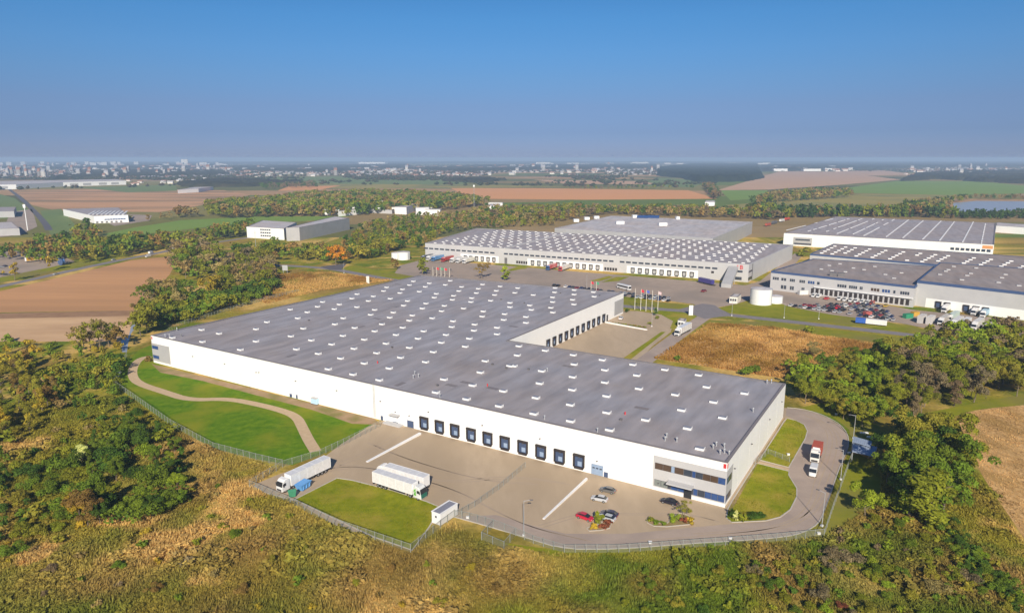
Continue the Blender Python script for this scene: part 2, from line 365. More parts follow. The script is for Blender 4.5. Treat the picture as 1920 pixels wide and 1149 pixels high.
# ------------------------------------------------------------------ the ground
def scrub_color(x, y):
    """dry-grass, olive, rust and green patches of the rough land (albedo)"""
    x = np.asarray(x, float); y = np.asarray(y, float)
    a = vnoise(x, y, 24, 1) * .45 + vnoise(x, y, 8, 2) * .4 + vnoise(x, y, 3.0, 3) * .15
    b = vnoise(x, y, 28, 4) * .45 + vnoise(x, y, 7, 5) * .4 + vnoise(x, y, 2.5, 6) * .15
    wt = np.clip((a - .54) * 7, 0, 1); wg = np.clip((b - .43) * 5, 0, 1)
    T = np.array([.66, .43, .14]); OL = np.array([.32, .27, .03]); GR = np.array([.145, .20, .016]); BR = np.array([.32, .20, .055])
    wt = wt + 0 * x; zone_g = np.zeros_like(x); zone_t = np.zeros_like(x); zone_b = np.zeros_like(x)
    for (u, v, r, k) in ZONES:
        p = G(u, v); d = np.exp(-(((x - p.x) ** 2 + (y - p.y) ** 2) / r ** 2))
        if k == 'g': zone_g = np.maximum(zone_g, d)
        elif k == 't': zone_t = np.maximum(zone_t, d)
        else: zone_b = np.maximum(zone_b, d)
    wt = np.clip(wt * (1 - zone_g * .9) * (1 - zone_b * .75) + zone_t * .35, 0, 1)
    wg = np.clip(wg * (1 - zone_t * .8) + zone_g * .6, 0, 1)
    c = OL[None, :] * np.ones((x.size, 1)); c = c * (1 - wg.reshape(-1, 1)) + GR * wg.reshape(-1, 1)
    wb = np.clip((vnoise(x, y, 14, 8) - .5) * 2 + zone_b * .9, 0, .85).reshape(-1, 1); c = c * (1 - wb) + BR * wb
    c = c * (1 - wt.reshape(-1, 1)) + T * wt.reshape(-1, 1)
    return c * (.85 + .3 * vnoise(x, y, 1.3, 9)).reshape(-1, 1)
ZONES = [(300, 1035, 16, 't'), (560, 970, 11, 't'), (470, 1000, 9, 't'), (640, 1030, 10, 't'), (120, 1070, 14, 't'), (440, 870, 9, 't'), (60, 1030, 9, 't'),
         (230, 860, 6, 't'), (650, 1110, 8, 't'), (860, 1060, 15, 'b'), (960, 1030, 12, 'b'), (760, 1090, 10, 'b'), (330, 790, 12, 'b'), (420, 850, 10, 'b'),
         (1030, 1060, 8, 't'), (1180, 1090, 18, 'g'), (1330, 1100, 20, 'g'), (1500, 1100, 18, 'g'), (1640, 1030, 14, 'g'), (1750, 1080, 16, 'g'), (1860, 1060, 9, 'b'),
         (1900, 1090, 8, 't'), (200, 760, 14, 'g'), (100, 900, 14, 'g'), (280, 900, 14, 'g'), (960, 1130, 8, 'g'), (1600, 940, 8, 'g'),
         (1400, 640, 40, 't'), (1330, 660, 25, 't'), (1500, 640, 20, 'b'), (600, 540, 45, 'b'), (500, 560, 40, 't'), (1620, 660, 25, 'b'), (1800, 745, 12, 'g')]
xs = np.concatenate([np.linspace(-40000, -2600, 12), np.linspace(-2000, -420, 20), np.arange(-400, 401, 3.0), np.linspace(420, 2000, 20), np.linspace(2600, 40000, 12)])
ys = np.concatenate([np.linspace(-3000, 60, 8), np.arange(80, 700, 3.0), np.linspace(715, 2500, 40), np.linspace(3000, 27000, 14)])
gx, gy = np.meshgrid(xs, ys); nx_, ny_ = len(xs), len(ys)
V = np.stack([gx.ravel(), gy.ravel(), np.zeros(gx.size)], 1); ii = np.arange(nx_ * ny_).reshape(ny_, nx_)
F = np.stack([ii[:-1, :-1].ravel(), ii[:-1, 1:].ravel(), ii[1:, 1:].ravel(), ii[1:, :-1].ravel()], 1)
o = O('ground', npmesh('ground', V, F, scrub_color(V[:, 0], V[:, 1]), 'ground')); o['kind'] = 'structure'
mb = MB(); mb.quad((-40000, 760, .05), (40000, 760, .05), (40000, 27000, .05), (-40000, 27000, .05))
o = O('farmland', mb.mesh('farmland', 'farmland')); o['kind'] = 'structure'
# fields far away (each a sheet a little above the farmland)
FIELDS = [('brown_field', [(30, 360), (240, 354), (420, 357), (470, 366), (385, 384), (300, 398), (110, 396), (60, 385)], 'brown', .10),
          ('green_field', [(0, 364), (28, 372), (62, 400), (20, 410), (-60, 412), (-60, 362)], 'green2', .12),
          ('green_field', [(150, 352), (330, 346), (332, 358), (240, 361)], 'green2', .14),
          ('crop_field', [(190, 440), (250, 427), (340, 413), (480, 406), (660, 405), (590, 414), (440, 420), (300, 436), (240, 442)], 'green', .08),
          ('pasture', [(420, 332), (640, 331), (900, 338), (860, 348), (620, 345), (470, 342)], 'green2', .14),
          ('meadow', [(480, 345), (860, 346), (1080, 350), (870, 354), (600, 353)], 'meadow', .16),
          ('orange_field', [(845, 353), (1000, 353), (1290, 357), (1345, 373), (1100, 375), (885, 373)], 'orange', .18),
          ('tan_field', [(1345, 357), (1460, 322), (1560, 322), (1690, 337), (1560, 348), (1440, 356)], 'tan', .18),
          ('green_field', [(1350, 357), (1440, 357), (1430, 372), (1370, 376)], 'green', .2),
          ('green_field', [(1590, 352), (1680, 340), (1830, 340), (1960, 352), (1960, 362), (1780, 366), (1600, 362)], 'green', .2),
          ('meadow', [(1360, 385), (1480, 376), (1620, 364), (1790, 366), (1770, 378), (1640, 392), (1480, 394), (1390, 393)], 'meadow', .15),
          ('tan_field', [(1000, 337), (1200, 340), (1240, 346), (1060, 345)], 'tan', .14),
          ('green_field', [(1230, 334), (1330, 337), (1300, 352), (1200, 349)], 'green2', .12),
          ('orange_field', [(540, 350), (640, 348), (600, 356), (520, 358)], 'orange', .2),
          ('tan_field', [(1560, 321), (1660, 320), (1720, 328), (1600, 330)], 'tan', .12)]
for n, p, m, z in FIELDS: sheet(n, p, m, z)
sheet('lake', [(1786, 381), (1830, 377), (1960, 378), (1960, 394), (1850, 397), (1790, 398)], 'water', .22)
# middle distance and near ground
ploughed_outline = sheet('ploughed_field', [(-140, 588), (-60, 560), (0, 546), (130, 516), (245, 488), (318, 481), (330, 492), (318, 515), (290, 545), (262, 572), (252, 582)], 'plough', .02)[1]
sheet('turned_earth', [(-140, 590), (252, 582), (250, 592), (-120, 600)], 'turned', .024)
sheet('straw_field', [(-140, 600), (0, 597), (250, 592), (242, 628), (225, 640), (0, 640), (-160, 641)], 'straw', .02)
sheet('stubble_field', [(1795, 778), (1840, 766), (1960, 756), (2100, 900), (2080, 1110), (1960, 1075), (1905, 985), (1856, 915), (1812, 840)], 'stubble', .02, 1)
sheet('rear_lawn', [(1700, 800), (1745, 772), (1920, 738), (1960, 740), (1960, 756), (1840, 766), (1790, 780), (1770, 800)], 'verge', .016)
sheet('lawn', [(212, 716), (232, 685), (262, 655), (300, 640), (300, 690), (712, 796), (735, 800), (600, 852), (548, 872), (480, 860), (400, 840), (320, 797), (250, 747)], 'lawn2', .008)
sheet('bare_strip', [(284, 682), (700, 784), (716, 796), (660, 794), (585, 768), (470, 738), (380, 714), (300, 698)], 'dirt', .012)
ribbon('gravel_path', [(283, 668), (262, 672), (249, 688), (248, 707), (262, 720), (306, 734), (354, 750), (426, 747), (481, 757), (535, 771), (557, 782), (566, 799), (577, 822), (592, 846)], 3.4, 'gravel', .016)
yard = [(690, 800), (640, 832), (600, 862), (520, 890), (474, 909), (500, 924), (548, 938), (640, 990), (770, 1026), (806, 984), (850, 968), (900, 980), (975, 1003), (1056, 1028), (1160, 1028), (1300, 1017), (1387, 1012), (1474, 1005),
        (1509, 996), (1535, 980), (1544, 960), (1560, 917), (1572, 880), (1583, 855), (1591, 832), (1588, 814), (1575, 797), (1554, 784), (1530, 774), (1500, 767), (1470, 764), (1400, 800), (1330, 900), (1000, 800), (760, 770)]
sheet('paved_yard', yard, 'paving', .010)
sheet('ring_road', [(850, 968), (900, 982), (975, 1004), (1056, 1028), (1160, 1028), (1300, 1017), (1387, 1012), (1474, 1005), (1509, 996), (1535, 980), (1544, 960), (1560, 917), (1572, 880), (1583, 855), (1591, 832), (1588, 814), (1575, 797), (1554, 784), (1530, 774), (1500, 767), (1474, 765), (1474, 779), (1490, 786), (1512, 800), (1512, 812), (1480, 872), (1477, 888), (1494, 915), (1494, 931), (1482, 957), (1463, 971), (1436, 978), (1370, 982), (1300, 988), (1180, 1000), (1060, 1000), (1000, 985), (930, 965)], 'ringroad', .014)
lawnA = [(632, 896), (660, 900), (735, 919), (800, 940), (824, 950), (806, 986), (773, 1031), (700, 1006), (620, 968), (553, 936)]
lawnB = [(1362, 971), (1364, 955), (1372, 940), (1418, 868), (1479, 883), (1479, 891), (1494, 915), (1494, 931), (1482, 955), (1463, 969), (1436, 976), (1372, 979)]
lawnC = [(1424, 862), (1470, 790), (1476, 784), (1492, 788), (1508, 796), (1514, 808), (1510, 822), (1479, 876)]
for l in (lawnA, lawnB, lawnC): sheet('lawn', l, 'lawn', .018)
for l in (lawnA, lawnB, lawnC):
    ribbon('kerb', [l[i % len(l)] for i in range(len(l) + 1)], .28, 'kerb', .0, 0, .12)
sheet('bare_strip', [(1362, 956), (1371, 958), (1424, 864), (1474, 788), (1471, 782), (1420, 862)], 'dirt', .022)
ribbon('footpath', [(1421, 866), (1479, 880)], 1.3, 'gravel', .026, 0)
ribbon('kerb', [(474, 909), (500, 924), (553, 938)], .25, 'kerb', 0, 0, .12)
ribbon('kerb', [(852, 969), (900, 982), (975, 1004), (1056, 1029), (1160, 1029), (1300, 1018), (1387, 1013), (1474, 1006), (1509, 997), (1535, 981), (1544, 961), (1560, 918), (1572, 881), (1584, 855), (1592, 832), (1589, 813), (1576, 796), (1554, 783), (1530, 773), (1500, 766), (1476, 764)], .28, 'kerb', 0, 1, .12)
for pts in ([(1500, 775), (1535, 790), (1555, 815), (1545, 860), (1525, 905), (1520, 940), (1490, 975), (1420, 992), (1300, 1000)], [(1515, 778), (1560, 800), (1572, 830), (1560, 880), (1540, 930), (1515, 965), (1450, 992), (1330, 1004), (1200, 1012)],
            [(560, 890), (620, 870), (700, 875), (830, 905), (960, 890), (1060, 905)], [(575, 893), (640, 872), (720, 880), (850, 915), (930, 960), (1000, 990), (1100, 1012)], [(690, 830), (760, 860), (900, 900), (1000, 905)], [(600, 880), (680, 850), (740, 815)], [(1010, 985), (1090, 960), (1180, 962), (1290, 962), (1340, 975)]):
    ribbon('tyre_mark', pts, .32, 'tyremark', .019, 3); ribbon('tyre_mark', [(x + 9, y + 3) for x, y in pts], .32, 'tyremark', .019, 3)
isl1 = [(1100, 990), (1120, 984), (1134, 976), (1147, 980), (1143, 990), (1125, 994), (1105, 995)]
isl2 = [(1213, 972), (1226, 972), (1236, 980), (1252, 980), (1262, 968), (1275, 962), (1290, 966), (1301, 976), (1292, 983), (1250, 987), (1226, 986), (1214, 980)]
for l in (isl1, isl2):
    sheet('planting_island', l, 'dirt', .03); ribbon('kerb', l + [l[0]], .2, 'kerb', 0, 0, .12)
sheet('bare_strip', [(930, 1015), (1060, 1033), (1180, 1034), (1300, 1024), (1470, 1010), (1540, 1003), (1560, 960), (1610, 850), (1640, 870), (1600, 960), (1565, 1012), (1480, 1022), (1300, 1036), (1180, 1045), (1050, 1044)], 'verge', .006)
sheet('verge', [(1545, 985), (1562, 920), (1590, 850), (1612, 852), (1650, 870), (1650, 930), (1600, 990), (1556, 1010)], 'verge', .012)
sheet('verge', [(1500, 764), (1560, 780), (1592, 805), (1600, 840), (1640, 850), (1650, 800), (1600, 775), (1540, 755)], 'verge', .006)
# middle yards and roads
sheet('paved_yard', [(740, 512), (750, 498), (795, 486), (1398, 535), (1425, 527), (1490, 475), (1502, 482), (1446, 546), (1425, 556), (1380, 570), (1325, 580), (1300, 570), (1240, 562), (1170, 556), (900, 533), (770, 517)], 'paving2', .010)
sheet('verge', [(640, 505), (655, 498), (760, 514), (790, 524), (900, 536), (1170, 560), (1300, 572), (1312, 578), (1290, 584), (1170, 580), (900, 556), (780, 535)], 'verge', .008)
ribbon('main_road', [(500, 497), (560, 499), (610, 503), (640, 507), (700, 519), (790, 533), (900, 548), (1050, 563), (1170, 574), (1240, 580), (1320, 585), (1400, 594), (1500, 605), (1600, 616), (1700, 627), (1770, 636), (1960, 665)], 7.5, 'road', .020)
sheet('road_junction', [(1262, 582), (1285, 577), (1304, 572), (1318, 569), (1340, 572), (1352, 580), (1378, 592), (1348, 594), (1322, 598), (1300, 590), (1284, 586)], 'road', .026)
sheet('road_junction', [(600, 500), (630, 496), (650, 494), (640, 506), (618, 506)], 'asphalt', .026)
sheet('verge', [(1340, 578), (1372, 573), (1440, 560), (1480, 575), (1560, 590), (1660, 603), (1760, 622), (1960, 640), (1960, 655), (1760, 628), (1600, 610), (1440, 594), (1352, 586)], 'verge', .014)
sheet('verge', [(1330, 600), (1440, 604), (1600, 622), (1760, 642), (1780, 652), (1730, 652), (1560, 630), (1400, 612), (1300, 622)], 'verge', .010)
sheet('paved_yard', [(1440, 560), (1446, 543), (1520, 552), (1600, 562), (1720, 582), (1960, 604), (1960, 640), (1820, 628), (1760, 620), (1690, 606), (1560, 590), (1480, 575)], 'paving2', .018)
sheet('verge', [(1855, 612), (1880, 592), (1960, 600), (1960, 622)], 'verge', .024)
sheet('paved_yard', [(960, 655), (1120, 600), (1166, 583), (1195, 583), (1240, 590), (1262, 602), (1258, 622), (1222, 650), (1185, 690), (1060, 680)], 'paving', .010)
ribbon('access_road', [(1190, 690), (1215, 672), (1250, 645), (1290, 615), (1318, 596), (1335, 584)], 7.5, 'ringroad', .018)
sheet('verge', [(1156, 680), (1240, 622), (1248, 622), (1172, 682)], 'lawn', .030)
sheet('verge', [(1175, 582), (1240, 578), (1305, 590), (1310, 598), (1275, 612), (1256, 616), (1262, 602), (1238, 589), (1196, 583)], 'lawn', .016)
sheet('grass_triangle', [(963, 505), (975, 495), (988, 504)], 'verge', .02)
for q in ([(1105, 527), (1142, 517), (1150, 520), (1125, 527)], [(1128, 529), (1155, 519), (1180, 519), (1160, 527)], [(950, 507), (975, 498), (990, 502), (960, 508)]): sheet('verge', q, 'lawn', .022)
# left side roads
ribbon('country_road', [(-160, 570), (-60, 550), (0, 537), (60, 524), (130, 508), (190, 495), (245, 484), (300, 474), (335, 465), (400, 455), (470, 445), (560, 437)], 8, 'road', .03)
sheet('verge', [(-160, 560), (0, 531), (130, 503), (245, 479), (225, 470), (100, 500), (0, 520), (-160, 545)], 'verge', .022)
sheet('paved_yard', [(-120, 535), (0, 520), (90, 503), (140, 490), (90, 470), (0, 468), (-120, 480)], 'paving2', .02)
ribbon('country_road', [(10, 350), (40, 372), (66, 398), (86, 420), (92, 432)], 8, 'asphalt', .2)
sheet('green_field', [(75, 395), (115, 392), (150, 432), (95, 440)], 'green2', .16)
sheet('paved_yard', [(205, 420), (240, 402), (285, 404), (280, 414), (215, 424)], 'paving2', .2)
sheet('paved_yard', [(20, 398), (60, 392), (70, 425), (40, 440), (0, 445)], 'paving2', .2)
sheet('stream', [(229, 660), (227, 640), (233, 622), (243, 612), (256, 606), (254, 614), (245, 626), (240, 645), (238, 660)], 'water', .012)
# ------------------------------------------------------------------ buildings
class Wall:
    def __init__(s, a, b):
        s.a = Vector((a[0], a[1], 0)); s.b = Vector((b[0], b[1], 0)); d = s.b - s.a; s.len = d.length; s.u = d / s.len; s.n = Vector((s.u.y, -s.u.x, 0))
    def at(s, x, y, d=0.0):
        r = Vector(ray(x, y)); o = Vector((0, 0, CAMH)); t = (s.a + s.n * d - o).dot(s.n) / r.dot(s.n); p = o + r * t
        return (p - s.a).dot(s.u), p.z
    def p(s, k, z, d=0.0): return s.a + s.u * k + s.n * d + Vector((0, 0, z))
    def box(s, mb, s0, s1, z0, z1, d0=0.0, d1=.06, mi=0):
        mb.obox(s.p(s0, z0, d0), s.u * (s1 - s0), s.n * (d1 - d0), Vector((0, 0, z1 - z0)), mi); return mb
    def part(s, name, parent, mats, s0, s1, z0, z1, d0=0.0, d1=.06):
        """a box-shaped part fixed to this wall, with its own origin"""
        mb = MB(); mb.obox((0, 0, 0), (s1 - s0, 0, 0), (0, -(d1 - d0), 0), (0, 0, z1 - z0))
        return part(name, mb.mesh(name, mats), parent, s.p(s0, z0, d0) - parent.location, math.atan2(s.u.y, s.u.x))
    def put(s, name, me, parent, k, z, d=0.0): return part(name, me, parent, s.p(k, z, d) - parent.location, math.atan2(s.u.y, s.u.x))
def inset(poly, d):
    k = len(poly); out = []
    for i in range(k):
        p0, p1, p2 = (Vector(poly[(i + j) % k][:2]) for j in (-1, 0, 1))
        u = (p1 - p0).normalized(); v = (p2 - p1).normalized(); a = p1 + Vector((-u.y, u.x)) * d; b = p1 + Vector((-v.y, v.x)) * d
        den = u.x * v.y - u.y * v.x; t = ((b - a).x * v.y - (b - a).y * v.x) / den if abs(den) > 1e-6 else 0
        out.append(a + u * t)
    return out
def hall(label, cat, name, corners, h, wall_m, roof_m, cop_m='coping', par=.35, base_m=None, band=None, group=None, cw=.7, z0=0.0):
    """flat-roofed hall on a counter-clockwise outline: one wall part per side, roof, coping"""
    P = [Vector((p[0], p[1])) for p in corners]
    if sum(P[i].x * P[(i + 1) % len(P)].y - P[(i + 1) % len(P)].x * P[i].y for i in range(len(P))) < 0: P.reverse()
    c = Vector((sum(p.x for p in P) / len(P), sum(p.y for p in P) / len(P), 0)); root = E(name, c, label, cat, group)
    Q = inset(P, .3); W = []
    for i in range(len(P)):
        j = (i + 1) % len(P); a, b, q1, q0 = P[i] - c.xy, P[j] - c.xy, Q[j] - c.xy, Q[i] - c.xy
        mb = MB(); mb.prism([a, b, q1, q0], z0, h - .08)
        part('wall', mb.mesh('wall', wall_m), root); W.append(Wall(P[i], P[j]))
    mb = MB(); mb.prism([q - c.xy for q in Q], h - par - .3, h - par); part('roof', mb.mesh('roof', roof_m), root)
    I2 = inset(P, cw); O2 = inset(P, -.06); mb = MB(); k = len(P)
    for i in range(k):
        j = (i + 1) % k; mb.prism([O2[i] - c.xy, O2[j] - c.xy, I2[j] - c.xy, I2[i] - c.xy], h - .08, h + .06 if not band else h + .1)
    part('coping', mb.mesh('coping', cop_m), root)
    if band:
        mb = MB(); O3 = inset(P, -.1); O4 = inset(P, -.01)
        for i in range(k):
            j = (i + 1) % k; mb.prism([O3[i] - c.xy, O3[j] - c.xy, O4[j] - c.xy, O4[i] - c.xy], h - band, h - .09)
        part('fascia', mb.mesh('fascia', cop_m), root)
    return root, W, P
def tops(pts, z): return [G(x, y, z).xy for x, y in pts]
HM = 11.9
main, MW, MP = hall('large white warehouse with a grey L-shaped roof of many skylights in the foreground', 'warehouse', 'warehouse',
                    tops([(1364, 867.5), (1473.5, 719), (953, 638), (1169.5, 548.5), (788, 515.5), (282.7, 628.4)], HM), HM, 'white', 'roof', group=None)
RZ = HM - .35
# raised seams between the roof membrane strips
mb = MB(); A0 = MW[5]   # wall from L to C (front)
FR = MW[5]; RT = MW[0]; CT = MW[2]
u, n = FR.u, -FR.n
poly_in = inset(MP, .8)
for k in np.arange(2.0, FR.len - 1, 3.0):
    base = FR.a + u * k
    inside = [t for t in np.arange(1.0, 262, 2.0) if inpoly([base.x + n.x * t], [base.y + n.y * t], poly_in)[0]]
    if not inside: continue
    t0, t1 = inside[0], inside[-1]
    mb.obox(base + n * t0 + Vector((0, 0, RZ + .002)) - main.location, u * .08, n * (t1 - t0), (0, 0, .018))
o = part('roof_seam', mb.mesh('roof_seam', 'roof'), main); o['kind'] = 'stuff'
SK = []
def addsk(lst, ox, oy, k):
    for a, b in lst:
        q = (ox + a / k, oy + b / k)
        if all((q[0] - r[0]) ** 2 + ((q[1] - r[1]) * 1.6) ** 2 > 36 for r in SK): SK.append(q)
addsk([(52,352),(250,385),(460,418),(678,455),(907,490),(1147,528),(1400,568),(40,420),(467,488),(697,530),(937,570),(1460,657),(1745,705),(15,500),(223,538),(455,582),(697,623),(952,670),(1225,715),(1512,770),(208,630),(452,678),(710,725),(1272,830),(1580,888),(180,738),(438,790),(712,848),(1003,903),(1317,967),(165,857),(440,912),(733,978),(1410,1120),(133,47),(145,80),(305,22),(292,65),(307,100),(455,5),(465,40),(105,133),(105,177)], 960, 560, 4)
addsk([(500,22),(625,40),(462,57),(588,75),(257,78),(385,98),(757,60),(843,14),(890,80),(860,117),(1137,14),(1107,48),(1030,100),(1003,138),(1173,122),(1150,160),(1275,33),(1248,70),(1413,50),(1392,90),(1322,143),(1478,165),(1468,208),(1473,5),(1612,22),(1557,70),(1705,92),(1697,130),(1640,190),(1635,235),(1760,12),(1865,112),(1858,155),(1808,213),(1808,262),(1905,28),(1905,60),(313,143),(82,172),(655,143),(592,188),(355,220),(740,215),(890,240),(945,188),(1100,213),(1050,267),(1258,240),(1425,267),(1215,295),(1390,325),(1600,295),(1570,355),(262,278),(0,225),(415,308),(0,316),(303,375),(467,408),(568,338),(652,274),(735,370),(635,443),(812,302),(975,332),(905,403),(812,480),(1085,437),(1000,517),(1150,363),(1330,395),(1272,470),(1720,463),(1683,548),(1625,645),(1580,748),(1410,600),(1350,697),(925,605),(728,563),(543,523),(1855,688),(1825,800),(1905,500)], 480, 560, 4)
addsk([(380,148),(630,80),(638,182),(780,112),(963,250),(1095,178),(1078,75)], 240, 600, 4.571)
addsk([(628,430),(585,480),(848,457),(812,507),(998,347),(943,398),(1218,373),(1163,422),(1080,488),(1565,290),(1508,338),(1440,395),(1780,312),(1667,423),(1628,480),(1555,545),(1542,600),(1315,517),(1287,570),(1897,448),(1870,508),(1807,577),(1795,633),(218,523),(147,583),(443,553),(377,615),(678,585),(920,620),(862,685),(1170,655),(1127,717),(1427,685),(1695,718),(217,702),(463,735)], 640, 480, 7.385)
addsk([(1262,630),(1218,685),(1460,712),(1730,680),(1705,735),(1665,800),(1408,772),(1385,830),(1160,745),(1130,803)], 740, 440, 7.385)
addsk([(450,733),(443,793),(415,862),(147,830),(713,762),(713,823),(980,790),(990,852)], 980, 440, 7.385)
skm = MB(); skm.box(-1.15, 1.15, -.68, .68, 0, .55); skm.box(-1.1, 1.1, -.63, .63, .55, .62, 1); skm.box(1.1, 1.2, -.7, .7, .53, .75)
skm = skm.mesh('skylight', ['pwhite', 'skylight'])
fa = math.atan2(FR.u.y, FR.u.x)
for x, y in SK:
    p = G(x, y, RZ + .35)
    if inpoly([p.x], [p.y], poly_in)[0]: part('skylight', skm, main, Vector((p.x, p.y, RZ)) - main.location, fa)
ventm = MB(); ventm.tube((0, 0, 0), (0, 0, 1.1), .16, .16, 8); ventm.tube((0, 0, 1.1), (0, 0, 1.35), .3, .22, 8); ventm = ventm.mesh('roof_vent', 'metal')
for x, y in [(1247, 823), (1250, 817), (1269, 825), (1337, 838), (1343, 833), (1350, 848), (1358, 846), (1358, 836), (1367, 850), (1438, 716), (1443, 714), (1446, 715), (1412, 769), (1021, 783), (1120, 807), (1265, 845), (825, 742), (302, 632), (310, 629), (318, 629), (340, 628), (332, 617), (280 + 60, 628), (1026, 693), (742, 742), (775, 706), (785, 704), (778, 699)]:
    p = G(x, y + 3, RZ)
    if inpoly([p.x], [p.y], poly_in)[0]: part('roof_vent', ventm, main, Vector((p.x, p.y, RZ)) - main.location)
redm = MB(); redm.tube((0, 0, 0), (0, 0, .9), .2, .2, 6); redm = redm.mesh('roof_marker', 'red')
for x, y in [(1172, 777), (708, 681), (914, 724)]:
    p = G(x, y, RZ); part('roof_marker', redm, main, Vector((p.x, p.y, RZ)) - main.location)
fan = MB().box(-.3, .3, -.3, .3, 0, .5).box(-.4, .4, -.4, .4, .5, .6).mesh('roof_fan', 'dgrey'); pat = MB().box(-2.2, 2.2, -1.0, 1.0, 0, .012).mesh('roof_patch', 'coping')
rr_ = random.Random(3)
for q_ in range(60):
    p = FR.a + u * rr_.uniform(4, FR.len - 4) + n * rr_.uniform(3, 240)
    if inpoly([p.x], [p.y], inset(MP, 3))[0] and all((px((p.x, p.y, RZ))[0] - a_) ** 2 + (px((p.x, p.y, RZ))[1] - b_) ** 2 > 90 for a_, b_ in SK): part('roof_fan' if q_ % 2 else 'roof_patch', fan if q_ % 2 else pat, main, Vector((p.x, p.y, RZ + .004)) - main.location, fa + (0 if q_ % 4 else 1.57))
# truck docks
def dock_proto(wd, ht, zb, door='doorblue'):
    a = MB(); t = .35
    a.box(-wd / 2, -wd / 2 + t, -.55, 0, 0, ht); a.box(wd / 2 - t, wd / 2, -.55, 0, 0, ht); a.box(-wd / 2 - .02, wd / 2 + .02, -.6, 0, ht - .5, ht + .02)
    b = MB(); b.box(-wd / 2 + t, wd / 2 - t, -.06, 0, 0, ht - .5); 
    c = MB(); c.box(-.45, .8, -.10, -.06, .25, 1.6)
    d = MB(); d.box(-wd / 2 + .3, wd / 2 - .3, -.5, 0, -.55, 0)
    return a.mesh('dock_shelter', 'shelter'), b.mesh('dock_door', door), c.mesh('door_panel', 'doorpale'), d.mesh('dock_leveller', 'shelter')
def put_dock(W, root, meshes, k, z):
    s = W.put('dock_shelter', meshes[0], root, k, z, 0)
    d = part('dock_door', meshes[1], s); part('door_panel', meshes[2], s); part('dock_leveller', meshes[3], s)
dm = dock_proto(3.35, 3.7, 1.2)
for x, y in [(796.3, 805), (825.1, 811.5), (853.8, 819), (884.2, 827), (915, 834.8), (947.2, 842.7), (980.7, 850.8), (1014.6, 859.5), (1049.4, 868.7), (1085.7, 877.7)]:
    k, z = FR.at(x, y); put_dock(FR, main, dm, k, 1.15)
lampm = MB(); lampm.box(-.18, .18, -.5, 0, 0, .16); lampm = lampm.mesh('wall_lamp', 'dgrey')
for x, y in [(797, 786.5), (825.5, 793), (855, 800), (885, 807.5), (916, 815), (948, 823), (981, 831), (1015, 839), (1051, 848), (1087, 856.5), (1120, 864), (742, 772), (768, 779), (905, 797), (1013, 822), (804, 772), (714, 752), (632, 732), (555, 714), (481, 698), (362, 668), (486, 698), (422, 682), (1235, 905)]:
    k, z = FR.at(x, y); FR.put('wall_lamp', lampm, main, k, z)
for x, y in [(1376, 878), (1408, 832), (1442, 786), (1465, 753)]:
    k, z = RT.at(x, y); RT.put('wall_lamp', lampm, main, k, z)
def wdoor(W, x0, y0, x1, y1, m, name='door', zb=None, d=.07):
    k0, z1 = W.at(x0, y0); k1, z0 = W.at(x1, y1)
    return W.part(name, main, m, k0, k1, max(z0, .06) if zb is None else zb, z1, 0, d)
wdoor(FR, 1109, 868, 1130.5, 897, 'doorpale', 'roller_door')
k0, z1 = FR.at(1109, 868); k1, _ = FR.at(1130.5, 897)
for i in range(3): FR.part('door_window', main, 'vglass', k0 + (k1 - k0) * (.1 + .3 * i), k0 + (k1 - k0) * (.3 + .3 * i), 1.75, 2.15, .07, .09)
for i in range(1, 5): FR.part('door_slat', main, 'doorpale', k0, k1, z1 * i / 5 - .03, z1 * i / 5 + .03, .07, .1)
wdoor(FR, 1132.5, 884, 1139.5, 901, 'doorblue'); wdoor(FR, 763.5, 787, 776, 807, 'doorblue', 'roller_door'); wdoor(FR, 714, 779, 718.5, 791.5, 'doorblue')
wdoor(FR, 543, 737.5, 548, 748, 'doorblue'); wdoor(FR, 555, 739.5, 558.5, 750, 'doorblue')
wdoor(FR, 737, 789.5, 747, 801, 'doorblue')
k0, z0 = FR.at(735, 786); k1, _ = FR.at(751, 790); FR.part('canopy', main, 'lgrey', k0, k1, 3.3, 3.5, 0, 1.8)
k0, _ = FR.at(726, 790); k1, _ = FR.at(757, 798); FR.part('loading_step', main, 'lgrey', k0, k1, .03, .5, .02, 2.2)
# roof-access ladder
lad = MB(); k, _ = FR.at(701, 760)
for d in (0, .6): FR.box(lad, k + d, k + d + .07, .5, HM + .5, .12, .2)
for z in np.arange(.8, HM, .4): FR.box(lad, k + .07, k + .6, z, z + .05, .14, .19)
part('ladder', lad.mesh('ladder', 'metal'), main, -main.location)
# downpipes and cladding joints, barely proud of the wall
for W, ks in ((FR, np.arange(12, FR.len - 6, 12)), (RT, np.arange(12, RT.len - 4, 12)), (CT, np.arange(10, CT.len, 12))):
    jm = MB(); jm.box(0, .06, -.012, 0, .2, HM - .3); jm = jm.mesh('cladding_joint', 'white')
    for k in ks: W.put('cladding_joint', jm, main, k, 0, 0)
